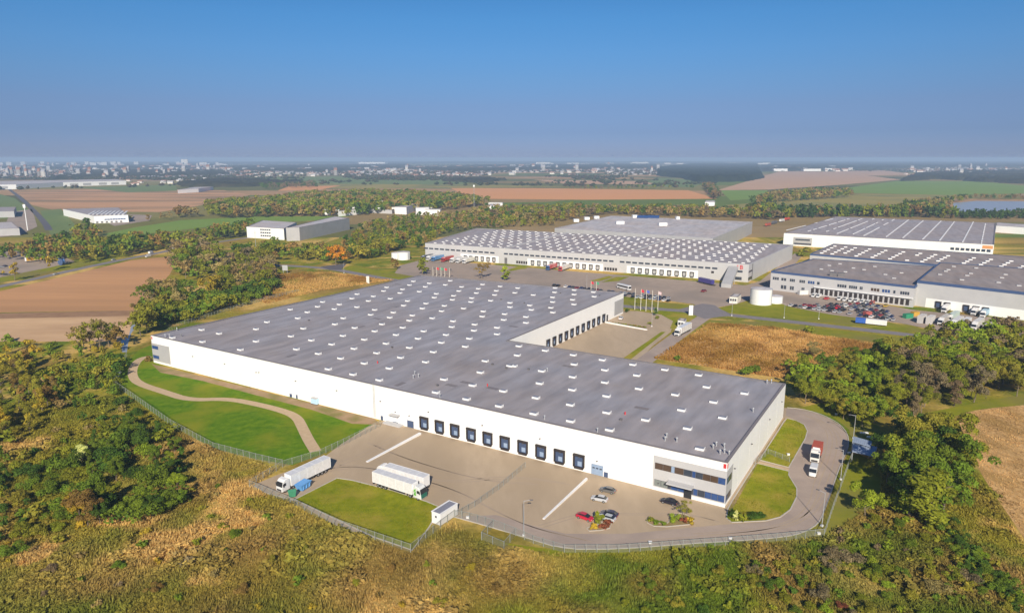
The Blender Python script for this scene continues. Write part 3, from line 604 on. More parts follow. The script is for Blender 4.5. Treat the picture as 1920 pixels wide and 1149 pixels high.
# grey office corner, front
k0, zt = FR.at(1226, 865.2); ke = FR.len; zt = 9.6
off = MB(); FR.box(off, k0, ke + .12, 1.0, zt, .004, .12); part('office_cladding', off.mesh('office_cladding', 'lgrey'), main, -main.location)
kr, _ = RT.at(1372, 900); off = MB(); RT.box(off, 0, kr, 1.0, zt, .004, .12); part('office_cladding', off.mesh('office_cladding', 'lgrey'), main, -main.location)
def panes(W, k0, k1, z0, z1, seq, d=.12):
    """a strip of windows: frame with a pane each"""
    n = len(seq); st = (k1 - k0) / n
    for i, m in enumerate(seq):
        f = W.part('window', main, 'dgrey', k0 + st * i, k0 + st * (i + 1) - .02, z0, z1, d, d + .05)
        mb = MB(); mb.box(.05, st - .07, -.03, 0, .06, z1 - z0 - .06)
        part('pane', mb.mesh('pane', m), f, (0, -.05, 0))
wl = ke - k0
def bands(W, k0, k1, z0, z1, seq):
    t = sum(q[0] for q in seq); k = k0
    for fr, m in seq:
        d = (k1 - k0) * fr / t; n = max(1, round(d / 1.9)); panes(W, k, k + d, z0, z1, [m] * n); k += d
bands(FR, k0 + .4, ke - .1, 6.0, 7.75, [(.24, 'glassbrown'), (.05, 'doorpale'), (.13, 'glassbrown'), (.12, 'glass'), (.05, 'glassblue'), (.1, 'glass'), (.21, 'glassbrown'), (.1, 'glassblue')])
bands(FR, k0 + .4, ke - .1, 1.3, 3.1, [(.2, 'blind'), (.05, 'glass'), (.2, 'glassblue'), (.12, 'glass'), (.06, 'glassblue'), (.1, 'glass'), (.18, 'glassblue'), (.09, 'glassblue')])
panes(RT, .1, kr - 1.2, 6.0, 7.75, ['glassblue', 'glass', 'glass']); panes(RT, .1, kr - 1.2, 1.3, 3.1, ['glassblue', 'glass', 'glass'])
k1, _ = FR.at(1250, 916); k2, _ = FR.at(1308, 930); FR.part('canopy', main, 'lgrey', k1 + .5, k2 - 1, 3.5, 3.85, .12, 2.4)
k1, _ = FR.at(1282, 930); k2, _ = FR.at(1296, 938); FR.part('entrance_door', main, 'vglass', k1, k2, .06, 3.1, .17, .23)
FR.part('plinth', main, 'pwhite', k0 - .2, k1 - .05, .04, .98, .004, .16); FR.part('plinth', main, 'pwhite', k2 + .05, ke + .16, .04, .98, .004, .16)
# grey corner at the far left end, two windows
k1, _ = FR.at(318, 660); FR.part('office_cladding', main, 'greywall', .02, k1, 1.0, 8.6, .004, .1)
for z in (2.0, 6.2):
    f = FR.part('window', main, 'dgrey', .3, 4.6, z, z + 1.5, .1, .15); mb = MB(); mb.box(.12, 4.1, -.03, 0, .12, 1.38); part('pane', mb.mesh('pane', 'glassblue'), f, (0, -.05, 0))
# red house-number plates at the corners
for W, k, z in ((FR, .25, 10.2), (FR, ke - .9, 10.3)): W.part('number_plate', main, 'red', k, k + .7, z, z + 1.2, .004, .05)
RT.part('number_plate', main, 'red', .15, .85, 10.3, 11.5, .004, .05)
# courtyard docks
dm2 = dock_proto(3.0, 3.7, 1.2)
for x, y in [(1027, 645), (1038.5, 642), (1050, 638), (1061, 632), (1071.5, 627.5), (1082, 623), (1092.5, 619), (1102.5, 615), (1112, 611), (1121.5, 605.5), (1131, 601)]:
    k, z = CT.at(x, y); put_dock(CT, main, dm2, k, 1.0)
k0, _ = CT.at(1152, 575); CT.part('office_cladding', main, 'greywall', k0, CT.len - .05, 1.0, 8.8, .004, .1)
k1, _ = CT.at(1138.5, 595); CT.part('door', main, 'shelter', k1 - .9, k1 + .9, .06, 3.4, 0, .08)
# ramp walls beside the dock pits
def ramp_wall(a, b, label, h0=.55, h1=.16, w=.45):
    A, B = G(*a), G(*b); d = (B - A); L = d.length; d.normalize(); n = Vector((-d.y, d.x, 0))
    mb = MB(); mb.sections([[(0, -w / 2, 0), (0, w / 2, 0), (0, w / 2, h0), (0, -w / 2, h0)], [(L, -w / 2, 0), (L, w / 2, 0), (L, w / 2, h1), (L, -w / 2, h1)]])
    o = O('ramp_wall', mb.mesh('ramp_wall', 'pwhite'), None, A, math.atan2(d.y, d.x)); tag(o, label, 'low wall')
ramp_wall((788, 814), (688, 866), 'low white ramp wall left of the dock row, running out towards the parked trucks', .6, .2, .8)
ramp_wall((1100, 899), (1019, 973), 'thin low white ramp wall between the dock yard and the car park', .6, .2, .5)
ramp_wall((1135, 605), (1213, 619), 'low white ramp wall in the rear courtyard', .7, .5, .8)
# ------------------------------------------------------------------ halls behind
HG = 12.6
mid, W2, P2 = hall('wide grey logistics hall behind the white warehouse with rows of skylights and a red sign', 'warehouse', 'logistics_hall', tops([(797, 456), (1404.5, 496), (1487, 459), (893, 428)], HG), HG, 'lgrey', 'roof2', 'lgrey', .35)
def wall_near(W, p):
    return min(W, key=lambda w: (w.p(w.len / 2, 0) - Vector((p[0], p[1], 0))).length)
F2 = min(W2, key=lambda w: w.n.y); R2w = max(W2, key=lambda w: w.n.x)
dgm = dock_proto(3.0, 3.4, 1.1, 'greywall')
def strip(W, root, xs0, xs1, n, z0, z1, m='glass', gap=.25, name='window'):
    k0 = W.at(*xs0)[0]; k1 = W.at(*xs1)[0]; st = (k1 - k0) / n
    me = MB(); me.box(0, st * (1 - gap), -.06, 0, 0, z1 - z0); me = me.mesh(name, m)
    for i in range(n): W.put(name, me, root, k0 + st * i, z0)
strip(F2, mid, (795, 467), (930, 478), 13, 7.6, 8.9); strip(F2, mid, (945, 479), (1153, 495), 20, 7.6, 8.9); strip(F2, mid, (1162, 496), (1348, 510), 15, 7.6, 8.9)
for x0, x1, n in ((868, 932, 6), (993, 1127, 11), (1180, 1305, 9)):
    k0 = F2.at(x0, 505)[0]; k1 = F2.at(x1, 510)[0]; st = (k1 - k0) / n
    F2.part('dock_wall', mid, 'white', k0 - 2, k1 + 1.5, .05, 5.6, .004, .12)
    for i in range(n):
        s = F2.put('dock_shelter', dgm[0], mid, k0 + st * (i + .5), 1.1, .12); d = part('dock_door', dgm[1], s); part('dock_leveller', dgm[3], s)
k0 = F2.at(970, 493)[0]; strip(F2, mid, (968, 493), (990, 495), 5, 1.0, 3.2, 'shelter'); strip(F2, mid, (1133, 509), (1158, 511), 5, 1.0, 3.2, 'shelter')
F2.part('grey_door', mid, 'dgrey', F2.at(946, 495)[0], F2.at(951, 495)[0], .1, 5, .004, .1)
F2.part('window', mid, 'shelter', F2.at(1333, 520)[0], F2.at(1338, 520)[0], 4.6, 6.2, .004, .1)
F2.part('window', mid, 'glass', F2.at(1376, 514)[0], F2.at(1392, 515)[0], 6.6, 8.0, .004, .1); F2.part('window', mid, 'glass', F2.at(1372, 529)[0], F2.at(1390, 530)[0], 1.2, 3.4, .004, .1)
R2w.part('window', mid, 'glass', .2, 9, 6.6, 8.0, .004, .1); R2w.part('window', mid, 'glass', .2, 9, 1.2, 3.4, .004, .1)
R2w.part('dark_column', mid, 'shelter', 9.4, 10.3, .2, 12.3, .004, .12)
# skylight rows on the grey hall
c2 = P2; fl = F2.p(0, 0); uu = F2.u; nn = -F2.n; depth = (Vector((*c2[0], 0)) - fl).length
sk2 = MB(); sk2.box(-1.15, 1.15, -.6, .6, 0, .5); sk2.box(-1.1, 1.1, -.55, .55, .5, .56, 1); sk2 = sk2.mesh('skylight', ['pwhite', 'lgrey'])
pin = inset(P2, 3); bands = [F2.at(945, 470)[0], F2.at(1165, 480)[0]]
RZ2 = HG - .35
for k in np.arange(6, F2.len, 9.3):
    for t in np.arange(7, 230, 9.5):
        kk = k + (2.2 if int(t / 9.5) % 2 else 0); p = fl + uu * kk + nn * t
        if not inpoly([p.x], [p.y], pin)[0]: continue
        if any(abs(kk - b) < 3.2 for b in bands): continue
        if random.random() < .04: continue
        part('skylight', sk2, mid, Vector((p.x, p.y, RZ2)) - mid.location, math.atan2(uu.y, uu.x))
for b in bands:
    ts = [t for t in np.arange(1, 260, 1.0) if inpoly([(fl + uu * b + nn * t).x], [(fl + uu * b + nn * t).y], inset(P2, .8))[0]]
    mb = MB(); p = fl + uu * (b - .6) + nn * ts[0]; mb.obox(p + Vector((0, 0, RZ2 + .003)) - mid.location, uu * 1.2, nn * (ts[-1] - ts[0]), (0, 0, .8)); part('fire_wall', mb.mesh('fire_wall', 'lgrey'), mid)
# red sign letters on the grey hall
def letters(txt, W, root, k, z, size, m, d=.1):
    cu = bpy.data.curves.new('sign_letter', 'FONT'); cu.body = txt; cu.size = size; cu.extrude = .12; cu.offset = .05
    tmp = bpy.data.objects.new('tmp', cu); COL.objects.link(tmp); bpy.context.view_layer.update()
    me = bpy.data.meshes.new_from_object(tmp); bpy.data.objects.remove(tmp); me.materials.clear(); me.materials.append(M_[m])
    me.transform(Matrix.Rotation(math.pi / 2, 4, 'X')); return W.put('sign_letter', me, root, k, z, d)
ks = F2.at(1378, 510)[0]; letters('d', F2, mid, ks, 8.9, 4.2, 'red', .16); letters('B', F2, mid, ks + 3.0, 8.9, 4.2, 'red', .16)
# sloping covered stair in front of the grey hall
a = G(1352, 539, 0); b = F2.p(F2.at(1366, 508)[0], 9.2, .3); d = b - a; sw = F2.u * 6.5
st = E('covered_stair', a, 'sloping grey covered stair leaning against the grey logistics hall', 'covered stair')
mb = MB(); mb.sections([[p, p + sw, p + sw + Vector((0, 0, 2.6)), p + Vector((0, 0, 2.6))] for p in (Vector((0, 0, .1)), Vector((d.x, d.y, d.z - 1)))]); part('tunnel', mb.mesh('tunnel', 'greywall'), st)
mb = MB()
for t in (.3, .65): 
    for s in (.3, 6): q = d * t + F2.u * s; mb.tube((q.x, q.y, 0), (q.x, q.y, d.z * t), .15, .15, 6)
part('support_post', mb.mesh('support_post', 'metal'), st)
rear, W3, P3 = hall('pale-roofed hall with rooftop units behind the grey logistics hall', 'warehouse', 'logistics_hall', tops([(1040, 428), (1337, 447), (1411, 416), (1146, 404.5)], HG + 1.2), HG + 1.2, 'greywall', 'roof4', 'lgrey')
for x, y, L in ((1162, 420, 9), (1242, 423, 9), (1100, 412, 6), (1118, 410, 6), (1080, 416, 6), (1270, 411, 4), (1190, 408, 6)):
    mb = MB(); mb.box(-L / 2, L / 2, -3, 3, 0, 3.2); p = G(x, y, HG + .85); part('rooftop_unit', mb.mesh('rooftop_unit', 'pwhite'), rear, Vector((p.x, p.y, HG + .85)) - rear.location, .1)
for x in (1205, 1225): 
    mb = MB(); mb.sections([[(-7, -2, .2), (7, -2, .2), (7, -2, .35), (-7, -2, .35)], [(-7, 3, 3.0), (7, 3, 3.0), (7, 3, 3.15), (-7, 3, 3.15)]]); p = G(x, 409, HG + .85); part('solar_panel', mb.mesh('solar_panel', 'glassblue'), rear, Vector((p.x, p.y, HG + .85)) - rear.location, -.3)
# right-hand group
r1, W4, P4 = hall('long white-walled hall with a dark roof striped by rooflights, far right', 'warehouse', 'logistics_hall', tops([(1470, 437), (1864, 459), (1867, 418), (1566, 406)], 12), 12, 'white', 'roof2', 'coping', .3)
F4 = min(W4, key=lambda w: w.n.y)
k0, k1 = F4.at(1487, 455)[0], F4.at(1522, 457)[0]; F4.part('office_cladding', r1, 'greywall', k0, k1, 1, 8.6, .004, .12)
F4.part('window', r1, 'glass', k0 + 2, k1 - 2, 5.6, 7.0, .12, .16); F4.part('window', r1, 'glass', k0 + 1, k1 - .5, 1.6, 3.0, .12, .16)
strip(F4, r1, (1782, 465), (1860, 470), 8, 5.4, 7.6)
F4.part('sign_board', r1, 'orange', F4.at(1842, 462)[0], F4.at(1862, 463)[0], 8.2, 11, .004, .12)
fl4 = F4.p(0, 0); n4 = -F4.n; pin = inset(P4, 2)
stm = MB(); stm.box(-.5, .5, 0, 10.6, 0, .4); stm = stm.mesh('rooflight_strip', 'pwhite')
top_f = [(1475, 432), (1515, 434), (1545, 436), (1570, 438), (1596, 441), (1620, 442), (1662, 444), (1693, 446), (1730, 449), (1762, 451), (1805, 454), (1840, 457)]
top_b = [(1575, 407), (1600, 408), (1620, 409), (1640, 410), (1660, 410.5), (1678, 411), (1704, 412), (1732, 413), (1765, 414), (1790, 415), (1825, 416), (1848, 418)]
for i, (a, b) in enumerate(zip(top_f, top_b)):
    A, B = G(*a, 11.7), G(*b, 11.7); d = B - A; L = d.length; dn = d.normalized(); ang = math.atan2(dn.y, dn.x) - math.pi / 2
    for t in np.arange(0, L - 10, 11.2 if i < 11 else 20):
        if (i < 6 and random.random() < .3): continue
        q = A + dn * t; part('rooflight_strip', stm, r1, Vector((q.x, q.y, 11.7)) - r1.location, ang)
r2, W5, P5 = hall('low blue-edged hall with dotted rooflights between two halls on the right', 'warehouse', 'logistics_hall', tops([(1519, 476), (1980, 515), (2010, 487), (1563, 457)], 9.5), 9.5, 'lgrey', 'roof3', 'blue', .3, band=1.1, cw=.9)
sk5 = MB(); sk5.box(-1.4, 1.4, -1.1, 1.1, 0, .6); sk5 = sk5.mesh('skylight', 'pwhite')
for i, x in enumerate([1540, 1560, 1578, 1605, 1635, 1668, 1700, 1728, 1752, 1800, 1832, 1870, 1905]):
    for j in range(5):
        if random.random() < .1: continue
        y0 = 476 + (x - 1519) * .085 - 3.2; p = G(x + j * 6.2, y0 - j * 3.2, 9.3)
        if inpoly([p.x], [p.y], inset(P5, 2.5))[0]: part('skylight', sk5, r2, Vector((p.x, p.y, 9.2)) - r2.location, -.2)
r3, W6, P6 = hall('grey hall with a blue roof edge behind the crowded car park', 'warehouse', 'logistics_hall', tops([(1446, 508), (1716, 537), (1765, 500), (1525, 485)], 12.5), 12.5, 'lgrey', 'roof3', 'blue', .3, band=1.2, cw=.9)
F6 = min(W6, key=lambda w: w.n.y)
r4, W7, P7 = hall('taller blue-edged grey hall wing with truck docks at the right picture edge', 'warehouse', 'logistics_hall', tops([(1720, 526), (2010, 558), (2050, 512), (1762, 492)], 15), 15, 'lgrey', 'roof3', 'blue', .3, band=1.4, cw=.9)
F7 = min(W7, key=lambda w: w.n.y)
sk6 = MB().box(-1.1, 1.1, -.9, .9, 0, .5).mesh('skylight', 'lgrey')
for (a, b, rt, zz, lst) in ((F6, 0, r3, 12.2, [(1540, 505), (1560, 508), (1585, 510), (1600, 503), (1620, 506), (1640, 500), (1660, 515), (1676, 522), (1555, 498), (1690, 512), (1575, 495)]), (F7, 0, r4, 14.7, [(1762, 515), (1773, 509), (1778, 506), (1803, 525), (1813, 517), (1820, 513), (1872, 530), (1878, 521), (1885, 515), (1830, 503), (1910, 536), (1788, 500)])):
    for x, y in lst:
        p = G(x, y, zz); part('skylight', sk6, rt, Vector((p.x, p.y, zz)) - rt.location, -.4)
for x, y in ((1562, 517), (1577, 518)):
    mb = MB(); mb.box(-2, 2, -1.5, 1.5, 0, 2.2); p = G(x, y, 12.2); part('rooftop_unit', mb.mesh('rooftop_unit', 'dgrey'), r3, Vector((p.x, p.y, 12.2)) - r3.location, -.4)
for x0, x1, n, m in ((1449, 1461, 3, 'glass'), (1465, 1475, 2, 'glass'), (1481, 1491, 3, 'glass'), (1499, 1510, 3, 'glass'), (1515, 1528, 3, 'glassblue'), (1532, 1538, 1, 'glass'), (1570, 1588, 4, 'glass'), (1592, 1608, 4, 'glass'), (1612, 1618, 2, 'glass'), (1633, 1650, 3, 'glassbrown'), (1654, 1670, 3, 'glassblue'), (1675, 1680, 1, 'glass'), (1688, 1706, 4, 'glass')):
    y = 523 + (x0 - 1449) * .107; strip(F6, r3, (x0, y), (x1, y), n, 7.0, 8.8, m, .2)
for x0, x1 in ((1464, 1475), (1481, 1489), (1503, 1509)): strip(F6, r3, (x0, 541), (x1, 542), 2, 1.6, 4, 'glass', .2)
k0, k1 = F6.at(1526, 545)[0], F6.at(1712, 562)[0]; F6.part('dock_canopy', r3, 'pwhite', k0, k1, 5.1, 5.6, .004, 1.0)
strip(F6, r3, (1520, 550), (1708, 570), 20, .9, 4.3, 'shelter', .35, 'dock_door')
k0, k1 = F7.at(1735, 570)[0], F7.at(1960, 590)[0]; F7.part('dock_wall', r4, 'white', k0, k1, .05, 5.4, .004, .1)
for x in (1759, 1776, 1812, 1831, 1849):
    s = F7.put('dock_shelter', dgm[0], r4, F7.at(x, 575)[0], 1.0, .1); part('dock_door', dm[1], s); part('dock_leveller', dgm[3], s)
# other, smaller buildings
def block(label, cat, name, pts, h, wall_m, roof_m, **k): return hall(label, cat, name, tops(pts, h), h, wall_m, roof_m, **k)
o_, WW, _p = block('white office block with three rows of windows beside a long grey shed, centre left', 'office building', 'office_building', [(462, 425), (532, 429), (556, 417), (492, 413)], 12, 'white', 'roof4')
Fw = min(WW, key=lambda q: q.n.y)
for z in (2.5, 5.8, 9): strip(Fw, o_, (488, 433), (508, 434), 5, z, z + 1.5, 'glass')
o_, WW, _p = block('long grey shed beside the white office block', 'shed', 'industrial_shed', [(536, 427), (561, 426.5), (655, 409), (628, 405.5)], 14, 'greywall', 'roof4')
o_, WW, _p = block('grey hall with a striped roof beside the brown field, far left', 'warehouse', 'industrial_hall', [(176, 405), (240, 403), (222, 389), (118, 392)], 10, 'white', 'roof2')
Fw = min(WW, key=lambda q: q.n.y); strip(Fw, o_, (196, 412), (236, 411), 8, 4, 5.6, 'glassblue', .1)
strip(Fw, o_, (180, 416), (234, 416), 6, .4, 2.6, 'dgrey', .5)
for i in range(9):
    mb = MB(); mb.box(-1.2, 1.2, 0, 70, 0, .5); p = G(166 + i * 8, 402.5, 9.8); part('rooflight_strip', mb.mesh('rooflight_strip', 'pwhite'), o_, Vector((p.x, p.y, 9.7)) - o_.location, .42)
block('low grey hall at the left picture edge above the pale yard', 'hall', 'industrial_hall', [(-60, 398), (26, 396), (30, 388), (-60, 389)], 9, 'greywall', 'roof2')
block('light grey flat-roofed building at the left picture edge behind dark trees', 'hall', 'industrial_hall', [(-60, 431), (36, 428), (22, 416), (-60, 418)], 8, 'greywall', 'roof4')
o_, WW, _p = block('very long white warehouse on the far left plain with dock doors', 'warehouse', 'distant_warehouse', [(-120, 349), (30, 346), (118, 342), (236, 339), (220, 336), (-120, 342)], 13, 'white', 'roof4')
for q in WW:
    if q.n.y < -.5 and q.len > 60:
        for kf in (.1, .3, .55, .75): q.part('window', o_, 'greywall', q.len * kf, q.len * kf + 24, 2, 9, .01, .2)
block('small white warehouse in the green field, far left', 'warehouse', 'distant_warehouse', [(333, 356), (372, 354), (400, 350), (362, 351)], 9, 'white', 'roof4')
block('small white factory with a yellow roof in front of the wood', 'factory', 'factory', [(634, 396), (668, 393), (690, 388), (654, 390)], 8, 'white', 'roof4')
block('white cube-shaped depot building in front of the wood, centre left', 'building', 'depot', [(740, 388), (762, 389), (778, 383), (756, 382)], 11, 'white', 'roof4')
block('low pale shed row beside the depot, centre left', 'shed', 'industrial_shed', [(690, 392), (735, 394), (745, 388), (702, 387)], 6, 'lgrey', 'roof4')
block('small white sheds beside the radio mast', 'shed', 'industrial_shed', [(915, 386), (938, 386), (938, 382), (918, 382)], 6, 'pwhite', 'roof4')
block('low white distribution building behind the striped hall, right picture edge', 'building', 'industrial_hall', [(1868, 423), (1975, 430), (1975, 424), (1868, 417)], 8, 'white', 'roof4')
block('white billboard-like pale building at the field edge, centre right', 'building', 'industrial_hall', [(1322, 379), (1340, 379), (1341, 376), (1323, 376)], 7, 'pwhite', 'roof4')
o_, WW, _p = block('yellow and pink gatehouse beside the white tank', 'gatehouse', 'gatehouse', [(1368, 556), (1383, 557), (1390, 551), (1376, 550)], 4, 'render', 'roof4')
Fw = min(WW, key=lambda q: q.n.y); strip(Fw, o_, (1369, 559), (1382, 560), 3, 1.4, 2.8)
o_, WW, _p = block('small white gatehouse beside the access road', 'gatehouse', 'gatehouse', [(1271, 600), (1284, 602), (1287, 597), (1275, 596)], 3.6, 'pwhite', 'roof4')
Fw = min(WW, key=lambda q: q.n.y); strip(Fw, o_, (1272, 603), (1283, 605), 2, 1.2, 2.6)
# round tanks
def tank(x, y, r, h, label):
    p = G(x, y); p = p + Vector((0, r, 0)); t = E('storage_tank', p, label, 'tank')
    mb = MB(); mb.tube((0, 0, 0), (0, 0, h), r, r, 40); part('shell', mb.mesh('shell', 'pwhite'), t)
    mb = MB(); mb.tube((0, 0, h), (0, 0, h + .8), r + .1, .3, 40); part('roof', mb.mesh('roof', 'roof4'), t)
    mb = MB()
    for k in range(1, 5):
        z = h * k / 5; mb.sections([[( (r + e) * math.cos(a), (r + e) * math.sin(a), z + q) for e, q in ((.0, -.05), (.06, -.05), (.06, .05), (.0, .05))] for a in np.linspace(0, 2 * math.pi, 41)], cap=False)
    part('hoop', mb.mesh('hoop', 'pwhite'), t)
    mb = MB(); mb.box(-.3, .3, -r - .25, -r - .05, 0, h); part('ladder', mb.mesh('ladder', 'metal'), t, rz=.9)
tank(1433, 573, 6.2, 9.2, 'large white cylindrical tank on the lawn beside the blue-edged hall')
tank(1458, 570, 4.2, 4.2, 'low white round tank right behind the large white tank')
tank(755, 488, 5.6, 6.5, 'pale green-white round tank at the left end of the grey logistics hall')
tank(741, 487, 3.8, 5.6, 'smaller white round tank beside the pale tank')
# ------------------------------------------------------------------ vegetation
def leafcards(P, N, sz, rng):
    n = len(P); N = N / (np.linalg.norm(N, axis=1, keepdims=True) + 1e-9)
    r = rng.normal(size=(n, 3)); T = np.cross(N, r); T /= np.linalg.norm(T, axis=1, keepdims=True) + 1e-9; B = np.cross(N, T)
    s = sz[:, None] if np.ndim(sz) else sz
    a, b = T * s, B * s * .62
    V = np.stack([P - a - b * .6, P + a * .1 - b, P + a + b * .5, P - a * .2 + b], 1).reshape(-1, 3)
    return V, np.arange(4 * n).reshape(n, 4)
def crown(kind, n, leaf, seed):
    rng = np.random.default_rng(seed)
    if kind == 'round': K, c = 24, lambda: (rng.normal(0, .17), rng.normal(0, .17), .28 + rng.random() ** .8 * .62); R = (.07, .165)
    elif kind == 'tall': K, c = 13, lambda: None; R = (.07, .13)
    elif kind == 'cone': K, c = 16, lambda: None; R = (.05, .14)
    elif kind == 'shrub': K, c = 11, lambda: (rng.normal(0, .24), rng.normal(0, .24), .2 + rng.random() * .45); R = (.17, .31)
    else: K, c = 14, lambda: (rng.normal(0, .16), rng.normal(0, .16), .32 + rng.random() * .55); R = (.07, .15)
    bl = []
    for i in range(K):
        if kind == 'tall': z = .2 + .74 * i / K; w = .14 * math.sin(math.pi * (z * .8 + .12)); q = (rng.normal(0, w * .7), rng.normal(0, w * .7), z)
        elif kind == 'cone': z = .14 + .8 * i / K; w = .2 * (1 - z); q = (rng.normal(0, w * .6), rng.normal(0, w * .6), z)
        else: q = c()
        r = rng.uniform(*R)
        if kind == 'cone': r = .05 + .17 * (1 - z)
        r = min(r, 1.0 - q[2]) if q[2] + r > 1 else r
        bl.append((*q, max(r, .05), rng.uniform(.78, 1.2)))
    bl = np.array(bl); w = bl[:, 3] ** 2; idx = rng.choice(K, n, p=w / w.sum())
    d = rng.normal(size=(n, 3)); d[:, 2] = np.where(d[:, 2] < -.3, -d[:, 2], d[:, 2]); d /= np.linalg.norm(d, axis=1, keepdims=True)
    rr = (.72 + .36 * rng.random(n))[:, None] if kind != 'sparse' else (.3 + .8 * rng.random(n))[:, None]
    P = bl[idx, :3] + d * bl[idx, 3:4] * rr; P[:, 2] = np.maximum(P[:, 2], .02)
    N = d + rng.normal(size=(n, 3)) * .55
    V, F = leafcards(P, N, leaf * (.6 + .8 * rng.random(n)), rng)
    t = (bl[idx, 4] * (.88 + .24 * rng.random(n)))[:, None] * np.ones((1, 3)); hue = rng.normal(0, .03, n)
    t[:, 0] *= 1 + hue; t[:, 1] *= 1 + hue * .3; t[:, 2] *= 1 - hue
    return V, F, np.repeat(t, 4, 0)
def trunk(kind, seed):
    rng = random.Random(seed); mb = MB(); top = .8 if kind in ('tall', 'cone', 'sparse') else .62; r = .018
    pts = [Vector((rng.gauss(0, .008) * i, rng.gauss(0, .008) * i, top * i / 4)) for i in range(5)]
    for i in range(4): mb.tube(pts[i], pts[i + 1], r * (1 - i * .2), r * (1 - (i + 1) * .2), 6)
    for i in range(8 if kind == 'sparse' else 5):
        z = .25 + .4 * rng.random(); a = rng.random() * 6.28; l = .16 + .14 * rng.random(); q = pts[0].lerp(pts[4], z / top)
        e = q + Vector((math.cos(a) * l * .8, math.sin(a) * l * .8, l)); mb.tube(q, e, .008, .003, 5)
    return mb
KINDS = ['round', 'tall', 'sparse', 'cone', 'shrub']
NEAR, MID, LOW, TRK = {}, {}, {}, {}
for ki, k in enumerate(KINDS):
    nv = 4 if k in ('round', 'shrub') else 3
    cnt = {'round': (5200, .021), 'tall': (3400, .019), 'sparse': (2600, .017), 'cone': (2400, .024), 'shrub': (1700, .040)}[k]
    NEAR[k] = [npmesh('crown', *crown(k, cnt[0], cnt[1], 100 + ki * 10 + i)) for i in range(nv)]
    MID[k] = [npmesh('crown', *crown(k, cnt[0] // 5, cnt[1] * 2.0, 200 + ki * 10 + i)) for i in range(nv)]
    LOW[k] = [crown(k, 70, .11 if k != 'shrub' else .2, 300 + ki * 10 + i) for i in range(4)]
    TRK[k] = [trunk(k, 5 + i).mesh('trunk', 'wood') for i in range(3)]
PAL0 = {'green': (.075, .105, .018), 'dgreen': (.038, .068, .016), 'olive': (.118, .122, .02), 'yolive': (.19, .165, .025), 'gold': (.34, .215, .028), 'rust': (.25, .12, .03), 'tan': (.29, .19, .075), 'twig': (.17, .115, .07), 'silver': (.3, .3, .22), 'lime': (.13, .165, .022), 'pine': (.025, .045, .02), 'orange': (.5, .2, .02), 'red': (.28, .055, .03)}
PAL = {k: (v[0] * 2.1, v[1] * 2.1, v[2] * 1.0) for k, v in PAL0.items()}
PAL.update(gold=(.44, .32, .03), rust=(.28, .18, .045), twig=(.24, .18, .09), tan=(.36, .27, .09), yolive=(.30, .27, .03), orange=(.65, .27, .02), red=(.26, .08, .04))
WORD = {'green': 'mid-green', 'dgreen': 'dark green', 'olive': 'olive-green', 'yolive': 'yellowish olive', 'gold': 'golden yellow', 'rust': 'rust-brown', 'tan': 'tan', 'twig': 'bare grey-brown', 'silver': 'silvery', 'lime': 'bright green', 'pine': 'blackish green', 'orange': 'orange', 'red': 'reddish'}
SPECS = []   # (x, y, height, widthscale, kind, palette, where)
def zone(pts, spacing, hr, kinds, pals, where, keep=1.0, wid=(.85, 1.2), avoid=()):
    P = [G(x, y) for x, y in pts]; X = [p.x for p in P]; Y = [p.y for p in P]; poly = [(p.x, p.y) for p in P]
    av = [[(q.x, q.y) for q in GP(a)] for a in avoid]
    n = int((max(X) - min(X)) * (max(Y) - min(Y)) / spacing ** 2 * 3) + 8; cell = {}
    for _ in range(n):
        x = random.uniform(min(X), max(X)); y = random.uniform(min(Y), max(Y)); c = (int(x // spacing), int(y // spacing))
        if any((x - q[0]) ** 2 + (y - q[1]) ** 2 < spacing ** 2 * .55 for i in (-1, 0, 1) for j in (-1, 0, 1) for q in cell.get((c[0] + i, c[1] + j), ())): continue
        if not inpoly([x], [y], poly)[0] or any(inpoly([x], [y], a)[0] for a in av) or random.random() > keep: continue
        cell.setdefault(c, []).append((x, y))
        SPECS.append((x, y, random.uniform(*hr), random.uniform(*wid), random.choice(kinds), random.choice(pals), where))
def one(x, y, h, kind, pal, where, w=1.0):
    p = G(x, y); SPECS.append((p.x, p.y, h, w, kind, pal, where))
# stands near the warehouse
zone([(1478, 745), (1492, 708), (1560, 694), (1640, 690), (1690, 690), (1660, 780), (1640, 812), (1590, 792), (1545, 768), (1500, 758)], 5.4, (5.5, 10), ['round', 'round', 'shrub'], ['lime', 'olive', 'yolive', 'green', 'lime'], 'in the thicket behind the ring road')
zone([(1660, 770), (1690, 700), (1730, 660), (1790, 645), (1960, 650), (1960, 735), (1780, 768), (1740, 778), (1700, 800)], 6.2, (9, 15), ['round', 'round', 'tall'], ['olive', 'yolive', 'olive', 'green', 'lime', 'olive', 'twig'], 'in the olive wood at the right edge')
for a in [(1735, 985, 14, 'tall', 'olive', 1.9), (1705, 972, 12, 'tall', 'green', 1.9), (1768, 965, 13, 'round', 'green', 1.1), (1755, 925, 16, 'round', 'green', 1.1), (1705, 910, 15, 'round', 'olive', 1.1), (1790, 905, 13, 'round', 'olive', 1.1), (1722, 870, 16, 'round', 'yolive', 1.05), (1775, 870, 15, 'round', 'olive', 1.05), (1735, 940, 14, 'round', 'green', 1.1), (1745, 880, 15, 'round', 'dgreen', 1.1), (1700, 935, 12, 'round', 'green', 1.1), (1690, 830, 11, 'round', 'dgreen', 1.0), (1668, 850, 8, 'shrub', 'dgreen', .9), (1690, 930, 7, 'round', 'dgreen', 1), (1800, 925, 8, 'round', 'olive', 1.0), (1622, 968, 8, 'round', 'lime', 1.05), (1640, 885, 5, 'shrub', 'olive', .9), (1662, 905, 7, 'round', 'dgreen', .9)]:
    one(a[0], a[1], a[2], a[3], a[4], 'in the clump beside the stubble field', a[5])
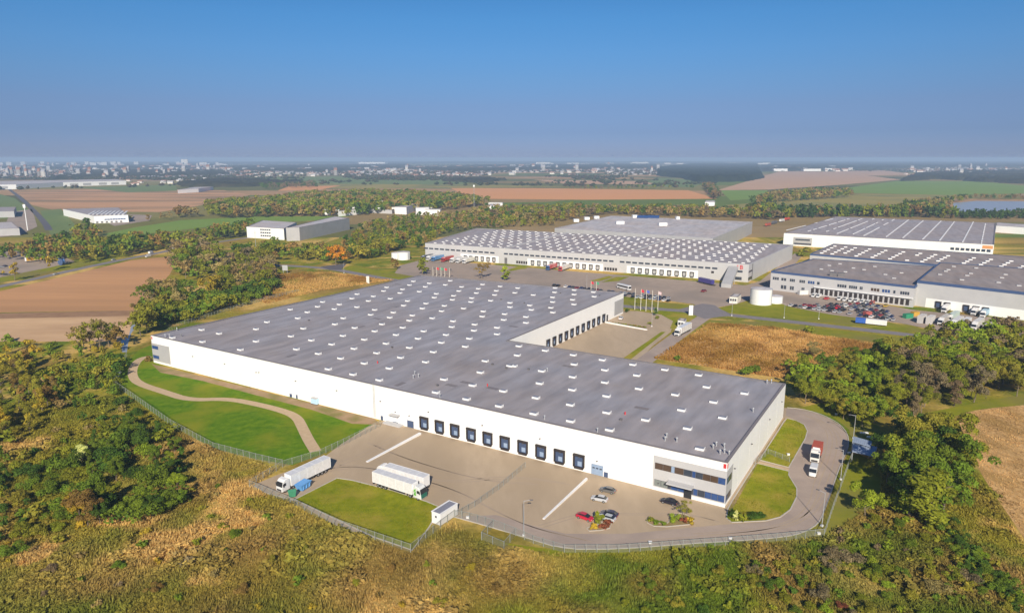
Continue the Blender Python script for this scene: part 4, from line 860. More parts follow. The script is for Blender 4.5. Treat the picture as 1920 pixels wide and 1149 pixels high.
zone([(1480, 1035), (1545, 1015), (1620, 975), (1700, 975), (1800, 985), (1850, 1040), (1960, 1165), (1500, 1165), (1380, 1080)], 3.4, (1.1, 2.6), ['shrub'], ['green', 'olive', 'green', 'yolive', 'twig', 'lime', 'olive', 'green', 'yolive'], 'in the brush at the lower right corner', .52)
for a in [(1555, 1068, 2.8, 'twig', 1.1), (1590, 1055, 3.6, 'twig', 1.0), (1540, 1120, 3, 'twig', 1.1), (1760, 1110, 3.4, 'tan', 1.0), (1810, 1090, 3.2, 'twig', 1), (1575, 1140, 1.8, 'red', .9), (1565, 1050, 3.2, 'twig', 1)]: one(a[0], a[1], a[2], 'shrub', a[3], 'below the fence corner at the lower right', a[4])
zone([(1755, 985), (1790, 985), (1860, 1070), (1960, 1160), (1920, 1160), (1830, 1090)], 2.6, (1.6, 2.8), ['shrub'], ['dgreen', 'green', 'dgreen'], 'along the dark ditch at the lower right')
zone([(1210, 1060), (1400, 1050), (1500, 1060), (1480, 1165), (1150, 1165)], 4.2, (1.2, 2.4), ['shrub'], ['green', 'olive', 'olive', 'yolive', 'dgreen'], 'in the green scrub at the bottom edge', .6)
zone([(400, 1000), (700, 1040), (1000, 1060), (1000, 1165), (0, 1165), (0, 990), (200, 985)], 7.5, (1.0, 2.2), ['shrub'], ['olive', 'tan', 'twig', 'rust', 'yolive', 'green', 'gold'], 'in the dry scrub at the bottom left', .6)
zone([(380, 880), (470, 930), (640, 1010), (420, 1000), (330, 940)], 6, (.9, 1.8), ['shrub'], ['tan', 'olive', 'rust', 'green', 'yolive'], 'in dry scrub outside the truck yard fence', .7)
zone([(130, 860), (210, 800), (330, 815), (352, 880), (345, 950), (260, 985), (140, 985)], 5, (4, 7), ['round', 'round', 'shrub', 'tall'], ['dgreen', 'green', 'green', 'olive', 'dgreen', 'lime'], 'in the green thicket at the left', .62)
one(165, 985, 9, 'round', 'rust', 'at the front of the left thicket', 1.05); one(150, 980, 8, 'round', 'gold', 'at the front of the left thicket', .9); one(155, 868, 6, 'tall', 'silver', 'within the left thicket', 1.3)
for a in [(250, 975, 6, 'green'), (285, 970, 5.5, 'dgreen'), (320, 955, 5.5, 'green'), (225, 985, 4, 'dgreen'), (205, 985, 4, 'green')]: one(a[0], a[1], a[2], 'round', a[3], 'at the front of the left thicket', 1.1)
zone([(-60, 690), (60, 690), (110, 740), (90, 800), (20, 840), (-60, 860)], 6, (5, 9), ['round', 'tall', 'sparse'], ['gold', 'yolive', 'olive', 'rust', 'yolive'], 'in the golden stand at the left edge', .7)
zone([(80, 690), (150, 690), (225, 680), (232, 715), (220, 740), (140, 745), (90, 760)], 4.6, (3, 6), ['round', 'shrub'], ['green', 'dgreen', 'green', 'olive', 'yolive'], 'in the belt left of the lawn fence', .8)
zone([(100, 750), (230, 745), (290, 800), (180, 810), (90, 850)], 5.5, (2, 4), ['shrub', 'round'], ['olive', 'yolive', 'green', 'tan', 'dgreen'], 'in the mixed brush below the lawn fence', .38)
zone([(-60, 870), (60, 850), (120, 880), (130, 980), (60, 1040), (-60, 1060)], 4.4, (2, 4.5), ['shrub', 'shrub', 'round'], ['olive', 'green', 'yolive', 'dgreen', 'green'], 'in the olive brush at the left edge', .6)
zone([(-60, 650), (130, 650), (230, 655), (215, 680), (80, 690), (-60, 690)], 7, (2.5, 5), ['shrub', 'round'], ['olive', 'yolive', 'gold', 'green'], 'on the bank below the straw field', .6)
for a in [(158, 655, 13, 'sparse', 'tan'), (172, 658, 14, 'sparse', 'olive'), (188, 655, 14, 'sparse', 'tan'), (205, 650, 12, 'sparse', 'olive'), (218, 652, 11, 'round', 'rust'), (152, 664, 11, 'sparse', 'yolive'), (18, 640, 4, 'shrub', 'green'), (264, 630, 14, 'round', 'olive'), (276, 622, 15, 'round', 'yolive'), (258, 610, 13, 'sparse', 'tan')]: one(a[0], a[1], a[2], a[3], a[4], 'beside the stream left of the warehouse')
zone([(250, 600), (300, 575), (420, 560), (520, 535), (500, 560), (430, 580), (330, 610), (280, 620)], 5, (5, 9), ['round', 'shrub'], ['green', 'dgreen', 'olive'], 'in the hedge behind the white warehouse')
for zp, sp_, kp_, kd, pl in (([(325, 512), (318, 480), (352, 462), (400, 462), (418, 490), (405, 520), (360, 528)], 9, .8, ['round', 'sparse', 'round'], ['olive', 'tan', 'green', 'olive', 'twig']),
                       ([(400, 548), (410, 515), (455, 490), (515, 500), (528, 520), (490, 545), (430, 556)], 8.5, .75, ['sparse', 'round', 'sparse'], ['olive', 'tan', 'yolive', 'twig', 'olive']),
                       ([(258, 608), (270, 572), (310, 548), (345, 556), (372, 566), (330, 592), (285, 612)], 8, .7, ['round', 'sparse', 'round'], ['olive', 'green', 'yolive', 'tan', 'dgreen'])):
    zone(zp, sp_, (8, 15), kd, pl, 'in the wood beside the brown field', kp_)
one(400, 560, 15, 'round', 'gold', 'in the wood beside the brown field', 1.1)
one(630, 498, 17, 'round', 'orange', 'standing alone beside the road junction', .95)
one(792, 515, 13, 'tall', 'olive', 'at the far corner of the warehouse', 1.3); one(903, 523, 12, 'sparse', 'rust', 'behind the far roof edge', 1.2); one(946, 526, 10, 'tall', 'lime', 'behind the far roof edge', 1.3)
one(742, 505, 9, 'sparse', 'rust', 'beside the yard of the tanks', 1)
one(1646, 680, 11, 'tall', 'green', 'standing alone in the rust-coloured meadow', 1.5); one(1652, 682, 9, 'round', 'lime', 'standing alone in the rust-coloured meadow', 1.0)
one(1522, 672, 7, 'round', 'tan', 'in the rust-coloured meadow', 1.2); one(1516, 624, 4, 'shrub', 'olive', 'in the rust-coloured meadow', 1)
for a in [(1415, 700, 4), (1400, 704, 4), (1268, 676, 2.5)]: one(a[0], a[1], a[2], 'shrub', 'green', 'between the roof edge and the rusty meadow', 1.1)
# garden planting
for a in [(1113, 990, 1.5, 'shrub', 'gold', 1.1), (1122, 984, 3.2, 'tall', 'olive', 1.6), (1139, 984, 1.4, 'shrub', 'red', 1.2), (1130, 990, 1.1, 'shrub', 'red', 1.2)]: one(*a[:5], 'on the planting island by the red car', a[5])
for a in [(1220, 977, 1.2, 'shrub', 'olive', 1.3), (1232, 982, 1.2, 'shrub', 'green', 1.3), (1245, 984, 1, 'shrub', 'green', 1.3), (1261, 978, 2.0, 'shrub', 'lime', 1.0), (1284, 970, 4.6, 'sparse', 'yolive', 1.1), (1283, 980, 1.5, 'shrub', 'red', 1.1), (1294, 980, 1.5, 'shrub', 'gold', 1.1)]: one(*a[:5], 'on the planting island by the office', a[5])
for a in [(1372, 972, 2.8, 'cone', 'dgreen', 1.4), (1378, 974, 2.6, 'cone', 'silver', 1.3), (1390, 974, 1.8, 'shrub', 'olive', 1.2), (1398, 974, 1.8, 'shrub', 'yolive', 1.2), (1408, 973, 2.1, 'shrub', 'dgreen', 1.1), (1418, 972, 2.1, 'shrub', 'dgreen', 1.2), (1428, 972, 1.7, 'shrub', 'dgreen', 1.1)]: one(*a[:5], 'in the hedge by the office lawn', a[5])
for a in [(1229, 592, 4.5, 'tall', 'dgreen', 1.2), (1233, 598, 2, 'shrub', 'olive', 1), (1218, 608, 1.6, 'shrub', 'olive', 1), (1175, 585, 2, 'shrub', 'dgreen', 1.2), (277, 678, 2.5, 'shrub', 'rust', 1.2)]: one(*a[:5], 'beside the rear courtyard paving', a[5])
for k_ in range(14): one(1150 + k_ * 4.6, 606.5 + k_ * .62, .9, 'shrub', 'olive' if k_ % 3 else 'rust', 'in the low hedge of the rear courtyard', 1.5)
# belts and woods further off
zone([(60, 492), (130, 468), (225, 462), (340, 452), (470, 430), (470, 442), (400, 452), (330, 462), (260, 476), (180, 492), (110, 498)], 9, (9, 15), ['round', 'tall', 'round'], ['olive', 'rust', 'green', 'dgreen', 'yolive'], 'in the belt along the country road')
zone([(-60, 480), (40, 470), (120, 450), (190, 440), (160, 470), (60, 492)], 11, (8, 14), ['round'], ['olive', 'dgreen', 'rust', 'green'], 'in the belt along the country road', .8)
one(28, 526, 14, 'sparse', 'gold', 'standing beside the roadside car park', 1.1); one(95, 508, 13, 'sparse', 'gold', 'standing beside the roadside car park', 1.1); one(165, 440, 19, 'round', 'dgreen', 'standing before the striped grey hall', 1.1); one(150, 445, 15, 'round', 'olive', 'standing before the striped grey hall', 1.1)
zone([(440, 478), (520, 470), (620, 476), (680, 468), (760, 462), (700, 486), (620, 490), (520, 490), (450, 492)], 8.5, (7, 13), ['round', 'shrub', 'round'], ['olive', 'dgreen', 'rust', 'green', 'yolive'], 'in the wood before the office block')
zone([(640, 460), (690, 425), (790, 408), (900, 405), (1040, 412), (1040, 424), (900, 428), (830, 440), (780, 468), (700, 465)], 10, (6, 11), ['round', 'round', 'tall'], ['olive', 'rust', 'green', 'olive', 'tan', 'dgreen'], 'in the autumn wood behind the grey hall')
zone([(880, 400), (1040, 395), (1330, 398), (1480, 404), (1480, 414), (1140, 402), (1030, 420), (900, 420)], 11, (9, 15), ['round'], ['olive', 'rust', 'tan', 'olive', 'dgreen', 'twig'], 'in the autumn wood behind the grey hall')
zone([(1400, 398), (1560, 404), (1700, 402), (1780, 405), (1790, 411), (1700, 408), (1560, 408), (1420, 410)], 10, (12, 19), ['round', 'cone'], ['olive', 'rust', 'dgreen', 'green', 'pine'], 'in the wood beyond the striped hall')
zone([(1780, 405), (1840, 404), (1960, 404), (1960, 411), (1800, 411)], 8, (7, 12), ['cone', 'round'], ['pine', 'dgreen'], 'in the dark wood before the lake')
zone([(1690, 388), (1780, 378), (1820, 374), (1790, 384), (1760, 398), (1700, 402)], 13, (9, 15), ['round'], ['olive', 'tan', 'dgreen'], 'on the near shore of the lake')
zone([(1820, 372), (1960, 371), (1960, 375), (1830, 375)], 16, (7, 12), ['round'], ['tan', 'dgreen', 'rust'], 'on the far shore of the lake')
zone([(390, 392), (500, 384), (560, 372), (700, 366), (850, 374), (915, 385), (850, 394), (700, 402), (660, 406), (500, 408), (430, 412), (385, 402)], 11.5, (12, 19), ['round'], ['olive', 'rust', 'dgreen', 'olive', 'tan', 'green'], 'in the large autumn wood')
zone([(1440, 372), (1520, 362), (1590, 364), (1600, 370), (1520, 376), (1400, 386)], 13, (12, 18), ['round'], ['olive', 'rust', 'dgreen', 'tan'], 'in the field wood')
zone([(1318, 352), (1335, 352), (1352, 372), (1340, 374)], 11, (12, 18), ['round'], ['twig', 'dgreen', 'rust'], 'in the hedgerow between the fields')
zone([(385, 388), (470, 380), (480, 384), (390, 393)], 13, (10, 16), ['round'], ['rust', 'twig', 'olive'], 'in the large autumn wood')
zone([(480, 351), (590, 345), (600, 352), (500, 355)], 18, (10, 15), ['round'], ['dgreen', 'twig'], 'in the far copse', .8)
zone([(1060, 354), (1290, 351), (1320, 354), (1100, 356)], 22, (7, 12), ['round'], ['dgreen', 'twig', 'olive'], 'in the far copse', .5)
zone([(220, 415), (290, 412), (360, 404), (350, 409), (280, 418)], 18, (7, 12), ['round'], ['rust', 'olive', 'tan'], 'along the green crop field', .6)
zone([(330, 404), (372, 402), (378, 407), (335, 410)], 12, (12, 18), ['sparse'], ['rust', 'tan'], 'along the green crop field')
zone([(1490, 478), (1510, 471), (1520, 473), (1505, 482)], 7, (3, 6), ['shrub'], ['yolive', 'olive'], 'between the halls', .7)
ring_main = [(p.x, p.y) for p in MP]
def clear(x, y):
    return not inpoly([x], [y], inset(MP, -2.5))[0] and not inpoly([x], [y], P2)[0] and not inpoly([x], [y], P3)[0] and not inpoly([x], [y], P4)[0] and not inpoly([x], [y], ploughed_outline)[0]
SPECS = [s for s in SPECS if clear(s[0], s[1])]
def app(s): return s[2] / math.hypot(s[0], s[1], CAMH)
trees = sorted([s for s in SPECS if s[4] != 'shrub'], key=app, reverse=True); shrubs = sorted([s for s in SPECS if s[4] == 'shrub'], key=app, reverse=True)
FORM = {'round': 'broad', 'tall': 'slender', 'sparse': 'thin-leaved', 'cone': 'conical', 'shrub': 'bushy'}
def jit(c): 
    f = random.uniform(.85, 1.18); return (c[0] * f * random.uniform(.93, 1.07), c[1] * f, c[2] * f)
NT = 290
ZB = {}
for q in trees + shrubs: ZB.setdefault(q[6], []).append((px((q[0], q[1], 0)), q[2]))
def pick(v, arr, words):
    a = sorted(arr)
    if len(a) < 3 or a[-1] - a[0] < 1e-3: return ''
    r = sum(1 for k in a if k < v) / len(a); return words[min(len(words) - 1, int(r * len(words)))]
def spot(x, y, h, where):
    L = ZB[where]; u, v = px((x, y, 0))
    hz = pick(u, [k[0][0] for k in L], ['far left', 'left', 'middle', 'right', 'far right'] if len(L) > 40 else ['left', 'middle', 'right'])
    dp = pick(v, [k[0][1] for k in L], ['rear', 'centre', 'front']); sz = pick(h, [k[1] for k in L], ['low', 'mid-sized', 'tall'])
    return (sz + ' ' if sz else ''), (f', {dp} {hz},' if hz else '')
for i, (x, y, h, wd, k, pal, where) in enumerate(trees[:NT]):
    near = math.hypot(x, y) < 330
    sz, ps = spot(x, y, h, where); lab = f'{sz}{FORM[k]} {WORD[pal]} tree{ps} {where}'
    t = E('tree', (x, y, 0), lab, 'tree', f'{FORM[k]} {WORD[pal]} trees {where}', random.uniform(0, 6.28), (h * wd, h * wd, h))
    O('crown', random.choice((NEAR if near else MID)[k]), t, color=jit(PAL[pal])); O('trunk', random.choice(TRK[k]), t)
for i, (x, y, h, wd, k, pal, where) in enumerate(shrubs[:NT]):
    o = O('shrub', random.choice(NEAR[k] if math.hypot(x, y) < 260 else MID[k]), None, (x, y, 0), random.uniform(0, 6.28), (h * wd * 1.05, h * wd * 1.05, h), jit(PAL[pal]))
    sz, ps = spot(x, y, h, where); tag(o, f'{sz}{WORD[pal]} shrub{ps} {where}', 'shrub', f'{WORD[pal]} shrubs {where}')
def join_low(specs, name, label, cat):
    VV, FF, CC = [], [], []; n = 0
    for (x, y, h, wd, k, pal, where) in specs:
        V, F, C = random.choice(LOW[k]); a = random.uniform(0, 6.28); ca, sa = math.cos(a), math.sin(a)
        Q = np.stack([(V[:, 0] * ca - V[:, 1] * sa) * h * wd + x, (V[:, 0] * sa + V[:, 1] * ca) * h * wd + y, V[:, 2] * h], 1)
        VV.append(Q); FF.append(F + n); CC.append(C * np.array(jit(PAL[pal]))[None]); n += len(V)
    if not VV: return
    o = O(name, npmesh(name, np.concatenate(VV), np.concatenate(FF), np.concatenate(CC)), color=(1, 1, 1)); tag(o, label, cat, None, 'stuff')
rest = {}
for s in trees[NT:] + shrubs[NT:]: rest.setdefault(s[6], []).append(s)
for wh, l in rest.items(): join_low(l, 'woodland', f'mixed trees and brush {wh}', 'woodland')
# rough grass: tufts over the foreground and the rust-coloured meadow
def tufts(name, label, polys, dens, hgt, colf, avoid=(), bw=.11):
    VV, CC = [], []
    for pts in polys:
        P = [G(x, y) for x, y in pts]; X = [p.x for p in P]; Y = [p.y for p in P]; n = int((max(X) - min(X)) * (max(Y) - min(Y)) * dens)
        x = RNG.uniform(min(X), max(X), n); y = RNG.uniform(min(Y), max(Y), n); k = inpoly(x, y, P)
        for a in avoid: k &= ~inpoly(x, y, GP(a))
        x, y = x[k], y[k]; n = len(x); c = colf(x, y) * RNG.uniform(.88, 1.14, (n, 1))
        clump = .45 + 1.1 * vnoise(x, y, 5, 21) * (.5 + vnoise(x, y, 1.7, 22))
        for b in range(3):
            a = RNG.uniform(0, 6.28, n); l = RNG.uniform(.3, 1, n) * hgt * clump; d = np.stack([np.cos(a), np.sin(a)], 1)
            base = np.stack([x, y], 1) + d * .1; pe = np.stack([-d[:, 1], d[:, 0]], 1) * bw * RNG.uniform(.7, 1.6, (n, 1)); tip = base + d * (l * .55)[:, None]
            V = np.zeros((n, 3, 3)); V[:, 0, :2] = base - pe; V[:, 1, :2] = base + pe; V[:, 2, :2] = tip; V[:, 2, 2] = l
            VV.append(V.reshape(-1, 3)); CC.append(np.repeat(c, 3, 0))
    V = np.concatenate(VV); o = O(name, npmesh(name, V, np.arange(len(V)).reshape(-1, 3), np.concatenate(CC)), color=(1, 1, 1)); tag(o, label, 'grass', None, 'stuff')
fore = [(-40, 1175), (-60, 960), (-40, 840), (60, 740), (215, 745), (250, 752), (320, 802), (400, 845), (480, 866), (520, 880), (470, 916), (548, 944), (640, 996), (772, 1038), (800, 1012), (850, 978), (895, 1010), (925, 1028), (1056, 1038), (1160, 1038), (1300, 1027), (1474, 1015), (1545, 1008), (1650, 940), (1660, 860), (1700, 820), (1800, 800), (1810, 850), (1854, 918), (1903, 990), (1960, 1080), (1960, 1175)]
tufts('rough_grass', 'tangled dry grass and weeds across the foreground', [fore], 5.5, .75, scrub_color, bw=.13)
def rust_color(x, y):
    c = scrub_color(x, y); a = np.clip((vnoise(x, y, 22, 31) * .6 + vnoise(x, y, 7, 32) * .4 - .38) * 4, 0, 1)[:, None]
    return c * .3 + .7 * (np.array([.78, .47, .15]) * a + np.array([.36, .16, .03]) * (1 - a))
bs = []
Pf = [(p.x, p.y) for p in GP(fore)]
bx = RNG.uniform(min(p[0] for p in Pf), max(p[0] for p in Pf), 60000); by = RNG.uniform(min(p[1] for p in Pf), max(p[1] for p in Pf), 60000)
kp = inpoly(bx, by, Pf) & (vnoise(bx, by, 7, 51) * .6 + vnoise(bx, by, 2.6, 52) * .4 > .5); bx, by = bx[kp][:5200], by[kp][:5200]
bc = scrub_color(bx, by); hh_ = .3 + 1.5 * vnoise(bx, by, 9, 53) ** 1.5 * RNG.uniform(.5, 1.3, len(bx))
def join_brush(X, Y, H, C, name, label):
    VV, FF, CC = [], [], []; n = 0
    for i in range(len(X)):
        V, F, K = LOW['shrub'][i % 4]; V = V[:160]; K = K[:160]; F = F[:40]; a = i * 2.399; ca, sa = math.cos(a), math.sin(a); h = H[i]; wd = 1.25 * h + .5
        VV.append(np.stack([(V[:, 0] * ca - V[:, 1] * sa) * wd + X[i], (V[:, 0] * sa + V[:, 1] * ca) * wd + Y[i], V[:, 2] * h], 1)); FF.append(F + n); CC.append(K * C[i][None] * random.uniform(.85, 1.15)); n += len(V)
    o = O(name, npmesh(name, np.concatenate(VV), np.concatenate(FF), np.concatenate(CC)), color=(1, 1, 1)); tag(o, label, 'undergrowth', None, 'stuff')
join_brush(bx, by, hh_, bc, 'undergrowth', 'low weeds and bramble clumps among the dry grass')
mead = [(1225, 672), (1330, 606), (1440, 612), (1560, 632), (1700, 655), (1730, 665), (1700, 690), (1600, 700), (1480, 710), (1440, 705)]
sheet('dry_meadow', mead, 'stubble', .004)
tufts('meadow_grass', 'rust and straw coloured tall grass behind the warehouse', [mead], 3.2, 1.1, rust_color, bw=.16)
tufts('meadow_grass', 'rust coloured rough grass left behind the warehouse', [[(480, 560), (520, 515), (600, 508), (690, 520), (740, 525), (600, 545), (500, 570)]], 1.6, 1.0, rust_color, bw=.2)
tufts('stubble', 'cut straw stubble on the field at the right edge', [[(1800, 780), (1840, 768), (1960, 758), (2060, 890), (2050, 1090), (1960, 1065), (1907, 983), (1858, 913), (1815, 840)]], 3, .35, lambda x, y: np.array([.62, .40, .16]) * (.55 + .8 * vnoise(x, y * .4, 3, 81) * (.6 + .8 * vnoise(x, y, 11, 82)))[:, None], bw=.12)
def lawn_color(x, y): return np.array([.13, .16, .02]) * np.ones((len(x), 1))
tufts('lawn_grass', 'short mown grass on the lawns around the warehouse', [lawnA, lawnB, lawnC], 6, .22, lambda x, y: np.array([.29, .29, .016]) * (.7 + .4 * vnoise(x, y, 4, 41))[:, None], bw=.07)
# far woods read as one mass: bumpy canopies
def canopy(name, label, pts, h, cell, c0, c1, gap=.42):
    P = [(p.x, p.y) for p in GP(pts)]; X = [p[0] for p in P]; Y = [p[1] for p in P]
    nx, ny = max(3, min(260, int((max(X) - min(X)) / cell))), max(3, min(200, int((max(Y) - min(Y)) / cell)))
    x = np.linspace(min(X), max(X), nx); y = np.linspace(min(Y), max(Y), ny); gx, gy = np.meshgrid(x, y)
    gx = gx + RNG.uniform(-.35, .35, gx.shape) * cell; gy = gy + RNG.uniform(-.35, .35, gy.shape) * cell
    ins = inpoly(gx, gy, P) & (vnoise(gx, gy, cell * 7, 61) * .6 + vnoise(gx, gy, cell * 2.5, 62) * .4 > gap); z = np.where(ins, h * (.7 + .5 * RNG.random(gx.shape)), .0)
    V = np.stack([gx.ravel(), gy.ravel(), z.ravel()], 1); ii = np.arange(nx * ny).reshape(ny, nx)
    F = np.stack([ii[:-1, :-1].ravel(), ii[:-1, 1:].ravel(), ii[1:, 1:].ravel(), ii[1:, :-1].ravel()], 1); zz = z.ravel()
    F = F[(zz[F] > 0).any(1)]
    if len(F) == 0: return
    t = RNG.random((len(V), 1)); c = np.array(c0) * (1 - t) + np.array(c1) * t
    o = O(name, npmesh(name, V, F, c), color=(1, 1, 1)); tag(o, label, 'wood', None, 'stuff')
canopy('pine_forest', 'dark pine forest on the plain right of centre', [(1228, 318), (1300, 309), (1420, 308), (1428, 334), (1400, 340), (1310, 342), (1280, 334), (1235, 330)], 20, 14, (.022, .035, .018), (.04, .055, .025), 0.0)
for nm, lb, pts, h, cell in [
    ('far_wood', 'dark woods strung along the horizon at the centre', [(760, 318), (900, 311), (1230, 309), (1240, 317), (1000, 321), (860, 324)], 16, 22),
    ('far_wood', 'blue-dark woods along the right horizon', [(1420, 312), (1650, 306), (1960, 306), (1960, 314), (1700, 316), (1430, 322)], 18, 30),
    ('far_wood', 'woods around the houses on the right plain', [(1690, 340), (1720, 328), (1800, 322), (1960, 322), (1960, 347), (1850, 342), (1760, 336)], 13, 13),
    ('far_wood', 'wooded town edge on the left plain', [(90, 338), (150, 322), (300, 320), (430, 322), (420, 330), (250, 334)], 12, 14),
    ('far_wood', 'woods before the left city skyline', [(-80, 318), (100, 310), (420, 309), (430, 316), (200, 318)], 14, 26),
    ('far_wood', 'dark copse beyond the pasture, left of centre', [(335, 345), (420, 338), (560, 342), (575, 348), (440, 351), (350, 352)], 10, 10),
    ('far_wood', 'dark woods along the centre-left horizon', [(430, 313), (760, 309), (780, 316), (600, 324), (440, 322)], 15, 22),
    ('far_wood', 'hedges and copses in the fields at the centre', [(830, 340), (900, 334), (950, 338), (900, 343)], 9, 9),
    ('far_wood', 'thin woods on the outermost horizon', [(-100, 305.5), (960, 303.5), (2020, 304), (2020, 307), (960, 306.5), (-100, 309)], 16, 90)]:
    canopy(nm, lb, pts, h, cell, (.035, .045, .02), (.075, .065, .03))
# ------------------------------------------------------------------ fences
pm_ = MB(); pm_.box(-.04, .04, -.04, .04, 0, 2.15); POST = pm_.mesh('post', 'fsteel')
pn_ = MB(); pn_.quad((0, 0, .08), (1, 0, .08), (1, 0, 2.0), (0, 0, 2.0)); PANEL = pn_.mesh('mesh_panel', 'wire')
rl_ = MB(); rl_.box(0, 1, -.03, .03, 1.98, 2.05); RAIL = rl_.mesh('rail', 'fsteel')
def fence(pts, label, step=2.6, h=1.0):
    P = GP(pts); root = E('wire_fence', P[0], label, 'fence')
    for a, b in zip(P[:-1], P[1:]):
        d = b - a; L = d.length; n = max(1, round(L / step)); d /= n; an = math.atan2(d.y, d.x)
        for i in range(n):
            q = a + d * i - P[0]; part('post', POST, root, q, an, (1.3, 1.3, h)); part('mesh_panel', PANEL, root, q, an, (d.length, 1, h)); part('rail', RAIL, root, q, an, (d.length, 1, h))
    part('post', POST, root, P[-1] - P[0], 0, (1.3, 1.3, h))
fence([(214, 722), (250, 747), (320, 797), (400, 841), (480, 862), (530, 874)], 'long grey wire fence along the lower edge of the bright lawn')
fence([(214, 722), (226, 690), (238, 668)], 'short wire fence by the white pipe at the left end of the lawn')
fence([(713, 799), (655, 829), (600, 855), (530, 876), (468, 913)], 'wire fence between the bright lawn and the truck yard')
fence([(468, 913), (545, 946), (640, 990), (770, 1035)], 'wire fence along the front of the truck yard lawn')
fence([(770, 1035), (812, 1000), (852, 970)], 'wire fence running back past the white hut')
fence([(852, 970), (890, 950), (935, 918), (985, 876)], 'thin wire fence crossing the dock yard from the hut', 2.6, .8)
fence([(852, 970), (880, 975), (925, 988)], 'short wire fence right of the white hut')
fence([(903, 1012), (925, 988), (967, 1004), (945, 1030), (903, 1012)], 'small square wire enclosure outside the yard')
fence([(967, 1004), (1000, 1019), (1058, 1036), (1160, 1036), (1300, 1026), (1400, 1019), (1474, 1013), (1545, 1006)], 'wire fence along the outside of the ring road at the front')
fence([(1545, 1006), (1562, 955), (1580, 905), (1600, 850)], 'wire fence on the strip right of the ring road')
fence([(1416, 872), (1440, 851), (1480, 866)], 'low wire fence on the side lawn near the footpath', 2.6, .8)
fence([(300, 632), (340, 610), (420, 585), (500, 562), (560, 548)], 'wire fence behind the rear edge of the warehouse')
# ------------------------------------------------------------------ vehicles
def loft(secs, m, name, smooth=True):
    mb = MB(); mb.sections(secs); me = mb.mesh(name, m); return me
def ring8(x, w, z0, z1, c=.1):
    return [(x, -w + c, z0), (x, w - c, z0), (x, w, z0 + c), (x, w, z1 - c), (x, w - c, z1), (x, -w + c, z1), (x, -w, z1 - c), (x, -w, z0 + c)]
wh = MB(); wh.tube((0, -.11, 0), (0, .11, 0), .33, .33, 14); WHEEL = wh.mesh('wheel', 'tyre'); rm = MB(); rm.tube((0, -.125, 0), (0, .125, 0), .2, .2, 10); RIM = rm.mesh('rim', 'rim')
CARB = loft([ring8(-2.18, .74, .42, .78), ring8(-2.08, .84, .3, .96), ring8(-1.5, .88, .25, 1.0), ring8(.0, .9, .24, .98), ring8(.9, .89, .24, .94), ring8(1.6, .87, .25, .85), ring8(2.05, .8, .3, .72), ring8(2.18, .68, .4, .6)], 'paint', 'body')
CARG = loft([ring8(-1.85, .7, .95, .99, .02), ring8(-1.25, .66, .95, 1.40), ring8(-.2, .66, .95, 1.43), ring8(.35, .65, .95, 1.38), ring8(1.2, .72, .9, .94, .02)], 'vglass', 'windows')
CARR = loft([ring8(-1.3, .58, 1.37, 1.42, .02), ring8(-.9, .60, 1.40, 1.46, .02), ring8(-.1, .60, 1.41, 1.47, .02), ring8(.32, .57, 1.37, 1.42, .02)], 'paint', 'roof')
CARH = MB().box(2.02, 2.14, -.68, -.42, .58, .7).box(2.02, 2.14, .42, .68, .58, .7).mesh('headlights', 'pwhite')
CART = MB().box(-2.2, -2.08, -.74, -.5, .7, .86).box(-2.2, -2.08, .5, .74, .7, .86).mesh('tail_lights', 'red')
CARP = None
def make_car(loc, rz, color, label, group=None, sc=1.0, detail=True):
    global CARP
    cs = {'body': color, 'roof': color}
    if CARP is None:
        t = E('car', loc, label, 'car', group, rz, (sc, sc, sc)); CARP = t
        part('body', CARB, t, color=color); part('windows', CARG, t); part('roof', CARR, t, color=color); part('headlights', CARH, t); part('tail_lights', CART, t)
        for x in (-1.32, 1.32):
            for y in (-.79, .79): q = part('wheel', WHEEL, t, (x, y, .33)); part('rim', RIM, q)
        return t
    if detail: return copy_tree(CARP, loc, rz, label, 'car', group, cs, sc)
    t = E('car', loc, label, 'car', group, rz, (sc, sc, sc)); O('body', CARB, t, color=color); O('windows', CARG, t); O('roof', CARR, t, color=color); return t
def heading(a, b): A, B = G(*a), G(*b); d = B - A; return (A + B) / 2, math.atan2(d.y, d.x)
for a, b, c, lab in [((1152, 925), (1127, 919), (.16, .15, .14), 'dark grey car parked nearest the dock wall in the front car park'), ((1138, 941), (1110, 935), (.55, .56, .58), 'silver car alone in the second row of the front car park'),
                     ((1110, 977), (1084, 968), (.55, .02, .05), 'bright red car by the planting island'), ((1158, 970), (1127, 963), (.03, .03, .07), 'dark navy car just behind the pale car at the planting island'),
                     ((1152, 978), (1124, 970), (.5, .53, .55), 'pale silver car beside the dark navy car at the planting island'), ((1271, 948), (1238, 939), (.02, .02, .035), 'black car parked before the office entrance')]:
    p, an = heading(a, b); make_car(p, an + (math.pi if 'red' in lab else 0), c, lab)
p, an = heading((1160, 605), (1168, 592)); make_car(p, an, (.75, .75, .75), 'white car beside the wall of the rear courtyard', sc=1.25)
# vans
VB = loft([ring8(-2.6, .95, .4, 2.3), ring8(.9, .97, .35, 2.35), ring8(1.5, .95, .35, 2.1), ring8(2.0, .93, .35, 1.35), ring8(2.6, .85, .4, 1.05), ring8(2.7, .7, .45, .8)], 'paint', 'body')
VG = loft([ring8(1.3, .88, 1.4, 2.1, .03), ring8(1.62, .9, 1.35, 2.1, .03), ring8(2.08, .9, 1.3, 1.4, .03)], 'vglass', 'windscreen')
def make_van(loc, rz, color, label, group=None):
    t = E('van', loc, label, 'van', group, rz); part('body', VB, t, color=color); part('windscreen', VG, t)
    for x in (-1.6, 1.75):
        for y in (-.86, .86): q = part('wheel', WHEEL, t, (x, y, .33)); part('rim', RIM, q)
    return t
p, an = heading((1527, 880), (1522, 897)); make_van(p, an, (.78, .78, .77), 'white van driving behind the red lorry on the ring road')
